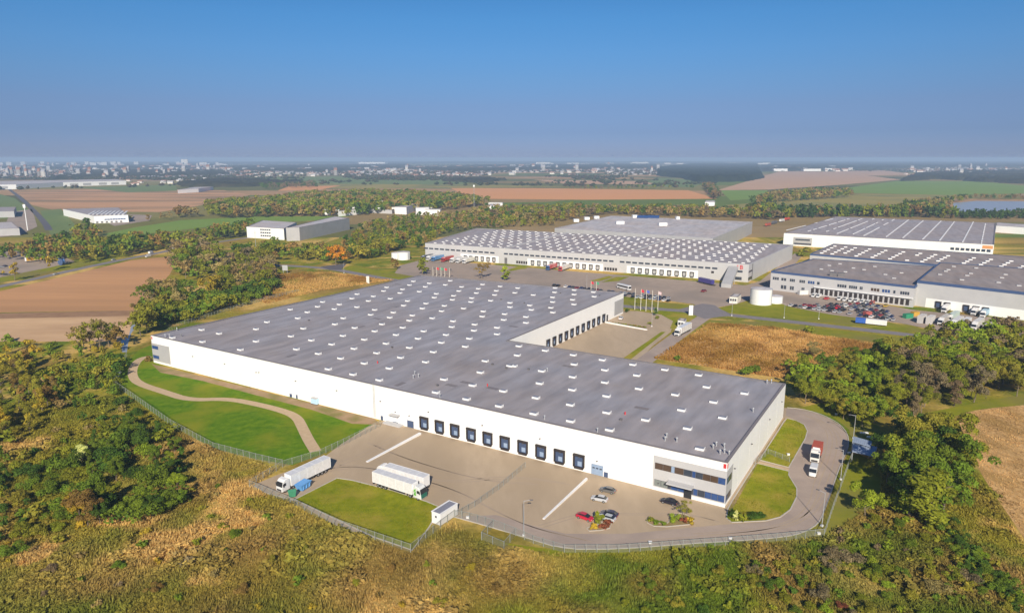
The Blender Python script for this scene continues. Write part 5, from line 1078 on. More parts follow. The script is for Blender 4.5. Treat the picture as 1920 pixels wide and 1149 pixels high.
# lorries
TW = MB().tube((0, -.16, 0), (0, .16, 0), .5, .5, 16).mesh('wheel', 'tyre'); TR = MB().tube((0, -.175, 0), (0, .175, 0), .28, .28, 10).mesh('rim', 'rim')
TBOX = MB().box(-8.2, 5.35, -1.27, 1.27, 1.15, 4.0).mesh('trailer_box', 'paint')
tf = MB()
for x in np.arange(-8.2, 5.36, 2.71): tf.box(x - .04, x + .04, -1.295, 1.295, 1.13, 4.02)
for s in (-1, 1):
    tf.box(-8.22, 5.37, s * 1.25 - .035, s * 1.25 + .035, 1.08, 1.2); tf.box(-8.22, 5.37, s * 1.25 - .035, s * 1.25 + .035, 3.95, 4.03)
TFR = tf.mesh('trailer_frame', 'pwhite')
TCH = MB().box(-8.1, 8.0, -.5, .5, .65, 1.05).box(-8.2, -8.1, -1.2, 1.2, .5, .75).box(-2.4, 2.6, -1.15, -1.05, .5, 1.0).box(-2.4, 2.6, 1.05, 1.15, .5, 1.0).box(3.2, 3.4, -.8, -.6, .1, 1.1).box(3.2, 3.4, .6, .8, .1, 1.1).mesh('chassis', 'chassis')
TCAB = loft([ring8(5.75, 1.2, .55, 3.3, .12), ring8(6.4, 1.23, .5, 3.75, .15), ring8(7.3, 1.23, .5, 3.55, .15), ring8(7.85, 1.22, .45, 3.05, .12), ring8(8.2, 1.2, .45, 1.75, .1), ring8(8.3, 1.1, .5, 1.2, .1)], 'paint', 'cab')
TWS = MB(); TWS.sections([[(7.97, -1.08, 2.98), (7.97, 1.08, 2.98), (7.9, 1.08, 3.0), (7.9, -1.08, 3.0)], [(8.27, -1.12, 1.78), (8.27, 1.12, 1.78), (8.15, 1.12, 1.78), (8.15, -1.12, 1.78)]]); TWS = TWS.mesh('windscreen', 'vglass')
TSW = MB().box(6.95, 7.75, -1.245, -1.2, 1.9, 2.7).box(6.95, 7.75, 1.2, 1.245, 1.9, 2.7).mesh('side_window', 'vglass')
TGR = MB().box(8.2, 8.34, -.85, .85, .62, 1.15).mesh('grille', 'chassis')
TMI = MB().box(7.9, 8.05, -1.55, -1.3, 1.9, 2.6).box(7.9, 8.05, 1.3, 1.55, 1.9, 2.6).mesh('mirror', 'chassis')
TRU = MB().box(5.36, 5.62, -.95, .95, 2.3, 3.85).mesh('cooling_unit', 'pwhite')
TBOXS = MB().box(.2, 5.35, -1.27, 1.27, 1.15, 4.0).mesh('trailer_box', 'paint'); TCHS = MB().box(-.2, 8.0, -.5, .5, .65, 1.05).mesh('chassis', 'chassis')
def make_lorry(loc, rz, cabc, boxc, label, group=None, tractor=True, frame=True, cat='lorry', wheels=True, short=False):
    t = E('lorry' if tractor else 'trailer', loc, label, cat, group, rz)
    b = part('trailer_box', TBOXS if short else TBOX, t, color=boxc); part('chassis', TCHS if short else TCH, t)
    if frame: part('trailer_frame', TFR, t)
    if tractor:
        c = part('cab', TCAB, t, color=cabc); part('windscreen', TWS, c); part('side_window', TSW, c); part('grille', TGR, c); part('mirror', TMI, c)
        part('cooling_unit', TRU, t)
    if wheels:
        for x in ((1.2, 2.5) if short else (-6.4, -5.1, -3.8)) + ((4.7, 7.2) if tractor and not short else (7.2,) if short else ()):
            for y in (-1.02, 1.02): q = part('wheel', TW, t, (x, y, .5)); part('rim', TR, q)
    return t
WH = (.8, .79, .78)
p, an = heading((615, 880), (524, 924)); make_lorry(p, an, WH, WH, 'white lorry parked beside the fence with its cab towards the blue skip')
p, an = heading((703, 906), (797, 937)); lf = make_lorry(p, an, (.75, .76, .74), WH, 'white lorry with a green leaf on its cab, nearest the yard lawn')
mb = MB()
for i, (x, z, s) in enumerate(((6.2, 1.5, .5), (6.45, 2.0, .55), (6.15, 2.45, .45), (6.6, 1.45, .4), (6.5, 2.75, .35))):
    mb.sections([[(x - s * .5, y, z - s), (x + s * .45, y, z - s * .2), (x + s * .3, y, z + s), (x - s * .4, y, z + s * .3)] for y in (-1.27, -1.22)])
mb2 = M_['leaf'] = mat('leaf_print_green', (.12, .4, .04)); part('leaf_print', mb.mesh('leaf_print', 'leaf'), lf)
mb = MB(); mb.box(8.2, 8.36, -1.1, 1.1, .7, 1.75); M_['dkgreen'] = mat('dark_green_paint', (.02, .14, .1), rough=.4); part('cab_front', mb.mesh('cab_front', 'dkgreen'), lf)
p, an = heading((792, 924), (702, 896)); make_lorry(p + Vector((1.0, 1.6, 0)), an, WH, WH, 'white lorry parked behind the leaf-marked lorry, cab facing the other way')
p, an = heading((1537, 838), (1524, 876)); rl = make_lorry(p - Vector((math.cos(an), math.sin(an), 0)) * 3, an, (.75, .72, .68), (.33, .07, .045), 'short lorry with a rust-red container coming down the ring road', frame=False, short=True)
mb = MB()
for x in np.arange(.3, 5.2, .5): mb.box(x, x + .22, -1.31, 1.31, 1.2, 4.05)
M_['rustred'] = mat('container_red', (.30, .06, .04), (.40, .10, .06), 1, .6, world=False); part('container_rib', mb.mesh('container_rib', 'rustred'), rl)
p, an = heading((1297, 616), (1263, 634)); make_lorry(p, an, WH, WH, 'white lorry driving in on the access road by the gatehouse')
# lorries at the grey hall docks
ga = F2.p(0, 0); gd = math.atan2(F2.n.y, F2.n.x)
for x, cc, bc, lab in [(812, (.1, .1, .12), (.12, .13, .15), 'dark lorry docked leftmost at the grey hall'), (822, WH, WH, 'white lorry with a dark window docked left of the blue one'), (832, (.1, .25, .5), (.13, .32, .62), 'blue lorry docked at the grey hall'), (850, (.5, .05, .05), (.5, .07, .06), 'red lorry docked between the white lorries at the grey hall'),
                       (866, WH, WH, 'white lorry docked just right of the red one'), (877, WH, WH, 'second white lorry right of the red one at the dock'), (889, WH, (.75, .74, .68), 'cream-white lorry at the right of the dock row'), (1043, (.05, .12, .3), (.6, .08, .08), 'lorry with a red body and blue cab at the middle docks'), (1066, (.6, .06, .06), (.7, .68, .66), 'lorry with a red cab and open white body at the middle docks')]:
    k = F2.at(x, 505)[0]; make_lorry(F2.p(k, 0, 9.2), gd, cc, bc, lab, frame=False)
p, an = heading((1316, 531), (1337, 536)); make_lorry(p, an, (.06, .06, .2), (.07, .06, .26), 'dark blue trailer parked before the covered stair', tractor=False, cat='trailer', frame=False)
for x, y, c, lab in ((1402, 432, (.55, .07, .05), 'red lorry parked nearest behind the pale-roofed hall'), (1440, 424, (.5, .1, .06), 'rust-red lorry by the left end of the striped hall'), (1452, 420, (.12, .13, .16), 'dark lorry by the left end of the striped hall'), (1466, 416, WH, 'white lorry behind the dark one at the striped hall'), (1476, 413, (.6, .08, .05), 'farthest red lorry at the rear of the striped hall')): make_lorry(G(x, y), .9, c, c, lab, frame=False)
# lorries in the right-hand yard
ra = math.atan2(F7.n.y, F7.n.x)
for x, y, bc, lab, tr in [(1776, 583, WH, 'white lorry docked left at the tall hall wing', True), (1831, 588, WH, 'white lorry docked at the middle of the tall hall wing', True), (1848, 592, (.2, .42, .6), 'light blue lorry docked rightmost at the tall hall wing', True), (1786, 600, (.6, .75, .68), 'pale green lorry parked in the right-hand yard', True),
                          (1793, 611, WH, 'white lorry third from the right in the yard row', True), (1808, 613, (.85, .85, .84), 'bright white lorry second from the right in the yard row', True), (1832, 614, (.75, .73, .7), 'off-white lorry at the right end of the yard row', True), (1770, 606, (.6, .55, .48), 'beige lorry beside the grey containers', True)]:
    p = G(x, y); make_lorry(p, ra, WH, bc, lab, tractor=tr, frame=False)
def container(x, y, rz, c, label, L=6.1, h=2.6):
    t = E('container', G(x, y), label, 'container', None, rz); mb = MB(); mb.box(-L / 2, L / 2, -1.22, 1.22, .05, h); part('body', mb.mesh('body', 'matt'), t, color=c)
    mb = MB()
    for q in np.arange(-L / 2 + .2, L / 2 - .1, .45): mb.box(q, q + .2, -1.26, 1.26, .1, h + .03)
    part('rib', mb.mesh('rib', 'matt'), t, color=c)
container(1728, 604, ra, (.55, .53, .52), 'tall grey container at the left of the yard row', 8, 4); container(1744, 606, ra, (.58, .56, .55), 'grey container standing next to the tall one', 8, 4)
container(1858, 616, .4, (.62, .6, .6), 'long pale container at the far right of the yard', 10, 2.8); container(1702, 596, .3, (.04, .3, .16), 'green container at the edge of the crowded car park', 5, 2.4)
container(1715, 592, .3, (.6, .36, .05), 'yellow container beside the green one', 4, 2.4); container(1626, 592, .3, (.5, .12, .1), 'dull red container at the front of the crowded car park', 4, 2.4)
container(1505, 552, .2, (.78, .77, .74), 'white box container before the blue-edged hall', 6, 2.6)
# blue and white trailer on the verge
p, an = heading((1609, 606), (1657, 611)); t = E('trailer', p, 'blue and white box trailer lying along the green verge', 'trailer', None, an); mb = MB(); mb.box(-2.5, 7.3, -1.25, 1.25, .6, 3.0); part('box', mb.mesh('box', 'matt'), t, color=WH)
mb = MB(); mb.box(-7.3, -2.5, -1.25, 1.25, .6, 3.0); part('box', mb.mesh('box', 'matt'), t, color=(.03, .12, .5)); part('chassis', MB().box(-7, 7, -.5, .5, .3, .59).mesh('chassis', 'chassis'), t)
for x in (-5.5, 3.5, 4.8):
    for y in (-.95, .95): part('wheel', WHEEL, t, (x, y, .33))
# coach
p, an = heading((1160, 540), (1180, 545)); t = E('coach', p, 'white coach beside the row of parked cars', 'coach', None, an)
part('body', loft([ring8(-6, 1.2, .4, 3.3, .15), ring8(5.6, 1.25, .4, 3.35, .15), ring8(6.0, 1.2, .45, 2.9, .15)], 'paint', 'body'), t, color=WH); part('windows', MB().box(-5.6, 5.4, -1.27, 1.27, 1.7, 2.7).box(5.85, 6.03, -1.1, 1.1, 1.3, 2.8).mesh('windows', 'vglass'), t)
for x in (-3.8, 3.9):
    for y in (-1.1, 1.1): part('wheel', TW, t, (x, y, .5))
# skip, bin and hut in the truck yard
p, an = heading((558, 923), (580, 909)); t = E('skip', p, 'light blue waste skip beside the white lorry', 'skip', None, an); mb = MB()
M_['skyblue'] = mat('skip_blue', (.12, .33, .66), (.15, .38, .7), 1, .5, world=False); M_['bingreen'] = mat('bin_green', (.05, .22, .12), (.06, .26, .14), 1, .6, world=False)
mb.sections([[(-1.4, -.9, .15), (1.4, -.9, .15), (1.4, .9, .15), (-1.4, .9, .15)], [(-2.1, -1.1, 1.8), (2.0, -1.1, 1.8), (2.0, 1.1, 1.8), (-2.1, 1.1, 1.8)]]); part('body', mb.mesh('body', 'skyblue'), t)
mb = MB(); mb.box(-2.1, 2.0, -1.2, -1.1, 1.7, 1.9); mb.box(-2.1, 2.0, 1.1, 1.2, 1.7, 1.9); part('rim', mb.mesh('rim', 'skyblue'), t)
mb = MB()
for x in (-1.2, 0, 1.2): mb.box(x, x + .12, -1.16, 1.16, .5, 1.7)
part('rib', mb.mesh('rib', 'skyblue'), t)
def bin_(x, y, m, label, s=1.0, rz=.4):
    t = E('waste_bin', G(x, y), label, 'bin', None, rz, (s, s, s)); mb = MB(); mb.sections([[(-.5, -.4, .15), (.5, -.4, .15), (.5, .4, .15), (-.5, .4, .15)], [(-.65, -.5, 1.15), (.65, -.5, 1.15), (.65, .5, 1.15), (-.65, .5, 1.15)]]); part('body', mb.mesh('body', m), t)
    mb = MB(); mb.sections([[(-.68, -.54, 1.15), (.68, -.54, 1.15), (.68, -.1, 1.38), (-.68, -.1, 1.38)], [(-.68, .54, 1.15), (.68, .54, 1.15), (.68, .1, 1.38), (-.68, .1, 1.38)]]); part('lid', mb.mesh('lid', m), t)
bin_(548, 931, 'bingreen', 'green waste bin at the corner of the truck yard', 1.5); 
t = E('skip', G(592, 757), 'pale blue machine box standing against the long white wall', 'skip', None, FR.u.to_2d().angle_signed(Vector((1, 0))) if False else fa); M_['paleblue'] = mat('pale_blue', (.42, .62, .75), (.5, .68, .78), 1, .5, world=False)
part('body', MB().box(-1.5, 1.5, -.9, .9, .3, 2.2).mesh('body', 'paleblue'), t); part('lid', MB().box(-1.3, 1.3, -1.0, 1.0, 2.2, 2.45).mesh('lid', 'lgrey'), t); part('foot', MB().box(-1.3, -1.0, -.8, .8, 0, .3).box(1.0, 1.3, -.8, .8, 0, .3).mesh('foot', 'dgrey'), t)
hp, ha = heading((820, 989), (852, 968)); t = E('site_hut', hp + Vector((-.4, 1.6, 0)), 'white container hut with a grey roof standing on the fence line', 'hut', None, ha)
part('wall', MB().box(-3.2, 3.2, -1.35, 1.35, .1, 2.9).mesh('wall', 'pwhite'), t); part('roof', MB().box(-3.1, 3.1, -1.05, 1.05, 2.9, 3.02).mesh('roof', 'hutroof'), t)
part('roof_edge', MB().box(-3.3, 3.3, -1.45, -1.06, 2.88, 3.08).box(-3.3, 3.3, 1.06, 1.45, 2.88, 3.08).box(-3.3, -3.12, -1.06, 1.06, 2.88, 3.08).box(3.12, 3.3, -1.06, 1.06, 2.88, 3.08).mesh('roof_edge', 'pwhite'), t)
part('window', MB().box(-3.24, -3.2, -.2, .3, 1.7, 2.2).mesh('window', 'glass'), t); part('base', MB().box(-3.1, 3.1, -1.25, 1.25, 0, .1).mesh('base', 'chassis'), t)
# grey-blue shed beyond the ring road
t = E('open_shed', G(1612, 852), 'small shed with a stepped blue-grey sheet roof beside the ring road', 'shed')
b0 = G(1612, 852)
for i, (pts, z) in enumerate((([(1600, 818), (1635, 828), (1632, 838), (1598, 828)], 3.4), ([(1599, 829), (1645, 838), (1637, 856), (1598, 847)], 2.9))):
    P = [G(x, y, z) - b0 for x, y in pts]
    mb = MB(); mb.prism([(p.x, p.y) for p in P], z, z + .12); part('roof', mb.mesh('roof', 'sheetroof'), t)
    mb = MB()
    for j in range(1, 9):
        a = P[0].lerp(P[1], j / 9); b = P[3].lerp(P[2], j / 9); mb.obox(Vector((a.x, a.y, z + .121)), Vector((.09, 0, 0)), Vector((b.x - a.x, b.y - a.y, 0)), (0, 0, .07))
    part('roof_rib', mb.mesh('roof_rib', 'sheetroof'), t)
    Q = inset([p.xy for p in P][::-1], .35) if False else [Vector(p.xy) * .96 + Vector(((P[0] + P[2]) / 2).xy) * .04 for p in P]
    mb = MB(); mb.prism([Q[0], Q[1], Q[1] * .97 + Q[2] * .03, Q[0] * .97 + Q[3] * .03], 0, z - .02); part('wall', mb.mesh('wall', 'greywall'), t)
    mb = MB()
    for q in Q: mb.box(q.x - .07, q.x + .07, q.y - .07, q.y + .07, 0, z - .005)
    part('post', mb.mesh('post', 'metal'), t)
for x, y, lab in ((1620, 812, 'longer white slab lying behind the shed'), (1633, 820, 'shorter white slab lying behind the shed')):
    o = O('concrete_slab', MB().box(-1.2, 1.2, -.35, .35, 0, .4).mesh('concrete_slab', 'pwhite'), None, G(x, y), -.1); tag(o, lab, 'slab')
p, an = heading((217, 712), (228, 695)); t = E('white_pipe', p, 'white concrete pipe section lying beside the fence left of the lawn', 'pipe', None, an); mb = MB(); mb.tube((-3, 0, .7), (3, 0, .7), .7, .7, 14); part('barrel', mb.mesh('barrel', 'pwhite'), t); part('cradle', MB().box(-2, -1.7, -.6, .6, 0, .2).box(1.7, 2, -.6, .6, 0, .2).mesh('cradle', 'dgrey'), t)
jb = MB().box(-.35, .35, -.25, .25, 0, .42).box(-.4, .4, -.3, .3, .42, .5).mesh('junction_box', 'pwhite')
for x, y, lab in ((1219, 1018, 'white junction box at the front kerb below the office'), (1369, 1010, 'white junction box at the front kerb near the corner hedge'), (1535, 1001, 'white junction box at the fence corner'), (877, 971, 'white junction box right of the white hut'), (1478, 853, 'white junction box on the upper side lawn'), (1592, 850, 'white junction box before the shed'), (1568, 777, 'pale junction box behind the bend of the ring road')):
    o = O('junction_box', jb, None, G(x, y)); tag(o, lab, 'junction box', 'white junction boxes along the kerbs')
# lamps
def lamp(x, y, h, label, rz=0.0, arm=1.4):
    t = E('street_lamp', G(x, y), label, 'street lamp', 'street lamps around the halls', rz); mb = MB(); mb.tube((0, 0, 0), (0, 0, h), .11, .06, 8); part('pole', mb.mesh('pole', 'metal'), t)
    mb = MB(); mb.tube((0, 0, h - .1), (arm, 0, h + .15), .05, .05, 6); part('arm', mb.mesh('arm', 'metal'), t); part('lamp_head', MB().box(arm - .1, arm + .7, -.17, .17, h + .1, h + .24).mesh('lamp_head', 'dgrey'), t); part('foot', MB().box(-.3, .3, -.3, .3, 0, .35).mesh('foot', 'pwhite'), t)
lamp(982, 1004, 8.8, 'tall grey street lamp at the front kerb of the dock yard'); lamp(1541, 986, 8.6, 'street lamp on the outer bend of the ring road, nearest the fence corner', 2.4); lamp(1576, 899, 8.6, 'street lamp on the strip beside the red lorry', 2.6)
lamp(1600, 822, 7.6, 'street lamp standing behind the blue-grey shed', 3.0); lamp(1222, 612, 8, 'street lamp at the edge of the rear courtyard'); lamp(1535, 598, 8, 'street lamp on the verge before the crowded car park', 1.5); lamp(1470, 596, 8, 'street lamp on the verge left of the crowded car park', 1.5)
lamp(1100, 540, 9, 'street lamp among the parked cars behind the warehouse roof', 1.5); lamp(645, 512, 8, 'street lamp at the left road junction', 1.0); lamp(1372, 592, 8, 'street lamp at the junction by the gatehouse', 1.2)
t = E('radio_mast', G(889, 389), 'tall thin radio mast before the orange field', 'mast'); mb = MB()
for s in range(3):
    a = s * 2.094; mb.tube((1.2 * math.cos(a), 1.2 * math.sin(a), 0), (.35 * math.cos(a), .35 * math.sin(a), 40), .2, .12, 5)
for z in range(2, 40, 3): mb.box(-.9 * (1 - z / 60), .9 * (1 - z / 60), -.9 * (1 - z / 60), .9 * (1 - z / 60), z, z + .2)
part('lattice', mb.mesh('lattice', 'metal'), t); part('antenna', MB().box(-1.4, 1.4, -.5, .5, 36, 39).mesh('antenna', 'pwhite'), t)
t = E('pylon_post', G(481, 478), 'thin tall post before the white office block', 'post'); part('pole', MB().tube((0, 0, 0), (0, 0, 22), .25, .12, 6).mesh('pole', 'metal'), t); part('crossbar', MB().box(-1, 1, -.1, .1, 20, 20.3).mesh('crossbar', 'metal'), t)
t = E('chimney_post', G(52, 432), 'tall pale post beside the yard at the far left', 'post'); part('pole', MB().tube((0, 0, 0), (0, 0, 30), .6, .4, 8).mesh('pole', 'pwhite'), t); part('sign_head', MB().box(-1.5, 1.5, -.4, .4, 27, 31).mesh('sign_head', 'pwhite'), t)
# flags
M_['flagred'] = mat('flag_red', (.6, .04, .06)); M_['flagblue'] = mat('flag_blue', (.1, .14, .45)); M_['flagpink'] = mat('flag_pale', (.7, .5, .52)); M_['flaggreen'] = mat('flag_green', (.08, .35, .2)); M_['polewhite'] = mat('pole_white', (.75, .7, .6), rough=.4)
def flagpole(x, y, h, m, label, droop=1.0):
    t = E('flagpole', G(x, y), label, 'flagpole'); mb = MB(); mb.tube((0, 0, 0), (0, 0, h), .16, .1, 8); part('pole', mb.mesh('pole', 'polewhite'), t)
    if m:
        mb = MB(); n = 6; W = 1.9
        for i in range(n):
            a, b = i / n, (i + 1) / n; f = lambda q: (.12 + q * W * .8, math.sin(q * 9) * .22)
            x0, y0 = f(a); x1, y1 = f(b); z = h - .3
            mb.obox((x0, y0, z - 1.5 - .5 * a), (x1 - x0, y1 - y0, -.08), (0, .03, 0), (0, 0, 1.5))
        part('flag', mb.mesh('flag', m), t)
for x, y, m, lab in ((1190, 580.5, None, 'bare white flagpole leftmost of the five before the road'), (1201, 582, 'flagred', 'flagpole with the red flag, second of the five before the road'), (1211, 583.5, 'flagblue', 'flagpole with the violet-blue flag, middle of the five before the road'), (1222, 585, None, 'bare white flagpole between the blue and the pale flag'), (1233, 586.5, 'flagpink', 'flagpole with the pale pink flag, rightmost of the five')): flagpole(x, y, 12.5, m, lab)
for x, y, m, lab in ((812, 519, 'dgrey', 'leftmost dark banner flag behind the far roof edge'), (819, 519.5, 'flagred', 'first red banner flag behind the far roof edge'), (827, 520, 'flaggreen', 'dark green banner flag between the two red ones'), (834, 521, 'flagred', 'second red banner flag behind the far roof edge'), (843, 521.5, 'dgrey', 'rightmost dark banner flag behind the far roof edge'), (1108, 548, 'flagred', 'red flag above the parked cars beyond the roof'), (1118, 549, 'flaggreen', 'green flag above the parked cars beyond the roof')): flagpole(x, y, 7.5, m, lab)
t = E('sign_pylon', G(1295, 591), 'white sign pylon at the road junction', 'sign'); part('panel', MB().box(-1.1, 1.1, -.25, .25, .3, 5.6).mesh('panel', 'pwhite'), t); part('foot', MB().box(-1.3, 1.3, -.5, .5, 0, .3).mesh('foot', 'lgrey'), t)
t = E('sign_pylon', G(690, 531), 'cream sign pylon at the rear left of the warehouse', 'sign'); part('panel', MB().box(-1.0, 1.0, -.4, .4, .3, 5.0).mesh('panel', 'render'), t); part('foot', MB().box(-1.2, 1.2, -.6, .6, 0, .3).mesh('foot', 'lgrey'), t)
t = E('road_sign', G(535, 512), 'grey road sign seen from behind beside the country lane', 'sign'); part('panel', MB().box(-2, 2, -.1, .1, 2, 6).mesh('panel', 'metal'), t); part('post', MB().box(-1.6, -1.4, -.1, .1, 0, 2).box(1.4, 1.6, -.1, .1, 0, 2).mesh('post', 'metal'), t)
# parked cars: the long row behind the warehouse and the crowded lot
CC = [('black', (.02, .02, .025)), ('dark blue', (.03, .05, .14)), ('grey', (.2, .2, .21)), ('silver', (.5, .51, .52)), ('white', (.76, .76, .75)), ('dark grey', (.07, .07, .08)), ('dark red', (.3, .03, .04)), ('black', (.025, .025, .03)), ('silver', (.45, .46, .48)), ('black', (.02, .02, .02))]
rowA, rowB = G(1040, 536), G(1275, 563); d = (rowB - rowA); nrow = int(d.length / 2.9); dn = d.normalized(); pn = Vector((-dn.y, dn.x, 0)); ang = math.atan2(pn.y, pn.x)
for r_ in range(2):
    for i in range(nrow):
        if random.random() < .12 or (r_ == 1 and i < nrow * .45): continue
        nm, c = random.choice(CC); q = rowA + dn * (i * 2.9 + random.uniform(-.15, .15)) - pn * (r_ * 7.5)
        make_car(q, ang + random.choice((0, math.pi)), jit(c), f'{nm} car, {["left end", "left part", "middle", "right part", "right end"][min(4, int(i / nrow * 5))]} of the {["rear", "front"][r_]} row behind the warehouse', f'{nm} cars in the long row behind the warehouse', detail=False)
la, lb = G(1482, 574), G(1690, 603); d = lb - la; dn = d.normalized(); pn = Vector((-dn.y, dn.x, 0)); ang = math.atan2(pn.y, pn.x)
for r_ in range(6):
    off = r_ * 6.4 + (1.2 if r_ % 2 else 0); L = d.length
    for i in range(int(L / 2.75)):
        if random.random() < .1 or i * 2.75 > L - r_ * 4 or i * 2.75 < r_ * 5: continue
        nm, c = random.choice(CC); q = la + dn * (i * 2.75 + random.uniform(-.2, .2)) + pn * off
        if not inpoly([q.x], [q.y], P6)[0] and (Vector((q.x, q.y, 0)) - F6.p(0, 0)).dot(F6.n) > 9:
            make_car(q, ang + random.choice((0, math.pi)) + random.uniform(-.05, .05), jit(c), f'{nm} car, {["front", "second", "third", "fourth", "fifth", "rear"][r_]} row, {["left end", "left part", "middle", "right part", "right end"][min(4, int(i * 2.75 / L * 5))]}, of the crowded lot', f'{nm} cars in the crowded lot', detail=False)
p = G(1571, 579); make_car(p, ang, (.7, .02, .04), 'bright red van-like car standing out in the crowded lot', sc=1.5)
for x, y, c, nm in ((1550, 561, (.6, .06, .06), 'red'), (1661, 575, (.6, .42, .05), 'yellow'), (1320, 547, (.25, .04, .05), 'dark red')): make_car(G(x, y), ang, c, f'{nm} car parked on the open yard paving', sc=1.2)
for oi_, (x, y) in enumerate(((1532, 553), (1541, 554), (1580, 561), (1590, 562), (1601, 563), (1611, 564.5), (1622, 566), (1632, 567.5))):
    t = make_van(F6.p(F6.at(x, y)[0], 0, 6), math.atan2(F6.n.y, F6.n.x), (.78, .78, .77), f'white van backed up to the blue-edged hall, {["first", "second", "third", "fourth", "fifth", "sixth", "seventh", "eighth"][oi_]} from the left', 'white vans at the docks of the blue-edged hall')
t = make_van(F6.p(F6.at(1641, 569)[0], 0, 7), math.atan2(F6.n.y, F6.n.x), (.4, .07, .05), 'brown-red van at the docks of the blue-edged hall')
# vehicles on the left
for a, b, lab, k in (((276, 477), (290, 474), 'white van on the country road behind another', 'v'), ((283, 481), (272, 483), 'nearer white van on the country road beside the brown field', 'v'), ((208, 489), (218, 487), 'small silver car on the country road', 'c'), ((100, 516), (110, 514), 'small green-white car on the country road at the far left', 'c')):
    p, an = heading(a, b); (make_van if k == 'v' else make_car)(p, an, (.76, .76, .76) if k == 'v' else (.45, .5, .48), lab)
p, an = heading((330, 468), (345, 466)); make_lorry(p, an, WH, WH, 'white lorry on the country road before the dark belt of trees')
p, an = heading((60, 491), (78, 489)); make_lorry(p, an, (.7, .4, .03), (.7, .38, .03), 'yellow lorry on the roadside car park at the far left')
t = E('cable_drum', G(116, 497), 'big blue cable drum on the roadside car park', 'cable drum'); part('flange', MB().tube((-1.2, 0, 3), (-1.0, 0, 3), 3, 3, 20).tube((1.0, 0, 3), (1.2, 0, 3), 3, 3, 20).mesh('flange', 'blue'), t, rz=1.2); part('core', MB().tube((-1.0, 0, 3), (1.0, 0, 3), 1.9, 1.9, 16).mesh('core', 'skyblue'), t, rz=1.2)
t = E('cabin', G(114, 490), 'small white cabin behind the blue cable drum', 'cabin'); part('wall', MB().box(-2, 2, -1.5, 1.5, 0, 3).mesh('wall', 'pwhite'), t); part('roof', MB().box(-2.2, 2.2, -1.7, 1.7, 3, 3.2).mesh('roof', 'lgrey'), t)
for i, (x, y, c, nm) in enumerate(((5, 515, (.03, .03, .04), 'black'), (12, 516, (.08, .08, .09), 'dark grey'), (4, 502, (.5, .5, .5), 'silver'), (10, 500, (.04, .05, .12), 'dark blue'), (24, 509, (.1, .1, .1), 'charcoal'), (32, 513, (.6, .6, .58), 'pale'))):
    make_car(G(x, y), .3 + i * .4, c, f'{nm} car on the roadside car park at the left edge')
# ------------------------------------------------------------------ towns on the plain
hb = MB(); hb.box(-5, 5, -4, 4, 0, 5.2); HW = hb.mesh('wall', 'render'); hr = MB(); hr.sections([[(-5.4, -4.5, 5.0), (-5.4, 4.5, 5.0), (-5.4, 0, 8.6)], [(5.4, -4.5, 5.0), (5.4, 4.5, 5.0), (5.4, 0, 8.6)]]); HR = hr.mesh('roof', 'tile')
HR2 = HR.copy(); HR2.materials[0] = M_['lgrey']
def houses(pts, n, where, sc=(.9, 1.6)):
    P = GP(pts); X = [p.x for p in P]; Y = [p.y for p in P]; k = 0
    lo, hi = min(1 / y for y in Y), max(1 / y for y in Y)
    for _ in range(n * 12):
        if k >= n: break
        y = 1 / random.uniform(lo, hi); s0 = y / CAMH; x = random.uniform(min(X), max(X))
        if not inpoly([x], [y], P)[0]: continue
        s = random.uniform(*sc) * max(1.0, y / 3200); k += 1; rd = random.random() < .5
        t = E('house', (x, y, 0), f'small pale {"red" if rd else "grey"}-roofed house {where}', 'house', f'{"red" if rd else "grey"}-roofed houses {where}', random.uniform(-.6, .6), (s * random.uniform(.9, 2.0), s, s * .9))
        O('wall', HW, t); O('roof', HR if rd else HR2, t)
houses([(0, 336), (430, 333), (430, 312), (0, 312)], 75, 'in the town on the left plain')
houses([(430, 332), (980, 332), (980, 314), (430, 316)], 75, 'in the village strip at the centre left')
houses([(960, 330), (1230, 326), (1220, 312), (960, 312)], 30, 'in the village at the centre')
houses([(1690, 336), (1860, 338), (1860, 318), (1700, 318)], 30, 'in the village on the right plain')
houses([(1440, 322), (1600, 322), (1600, 316), (1440, 316)], 16, 'before the woods on the right horizon')
houses([(230, 348), (420, 346), (420, 336), (240, 340)], 16, 'behind the far long warehouse', (.8, 1.3))
houses([(620, 402), (700, 396), (820, 392), (820, 386), (700, 388)], 14, 'beside the depot before the wood', (.8, 1.2))
def slab(x, y, wd, h, label, group=None, m='render'):
    p = G(x, y); t = E('distant_block', p, label, 'building', group, random.uniform(-.3, .3)); mb = MB(); mb.box(-wd / 2, wd / 2, -wd * .2, wd * .2, 0, h); part('wall', mb.mesh('wall', m), t); mb = MB(); mb.box(-wd / 2 - .5, wd / 2 + .5, -wd * .2 - .5, wd * .2 + .5, h, h + h * .06); part('roof', mb.mesh('roof', 'lgrey'), t)
for i in range(40): slab(random.choice((random.uniform(0, 110), random.uniform(0, 260), random.uniform(120, 430))), random.uniform(309.5, 313), random.uniform(25, 75), random.uniform(18, 46), 'pale tower block on the left city skyline', 'tower blocks on the left skyline', 'lgrey')
slab(347, 310, 75, 70, 'cream double tower standing out on the left skyline')
slab(700, 307.5, 420, 26, 'long white flat building on the horizon, centre left', None, 'pwhite')
for i in range(16): slab(random.uniform(1010, 1440), random.uniform(307.5, 310), random.uniform(80, 260), random.uniform(12, 28), 'white flat building on the centre-right horizon', 'white buildings on the centre-right horizon')
for x, y in ((1462, 321), (1490, 320), (1520, 321), (1555, 320), (1475, 319)): slab(x, y, random.uniform(70, 130), random.uniform(10, 16), 'white shed in the row before the right-hand woods', 'white sheds before the right-hand woods', 'pwhite')
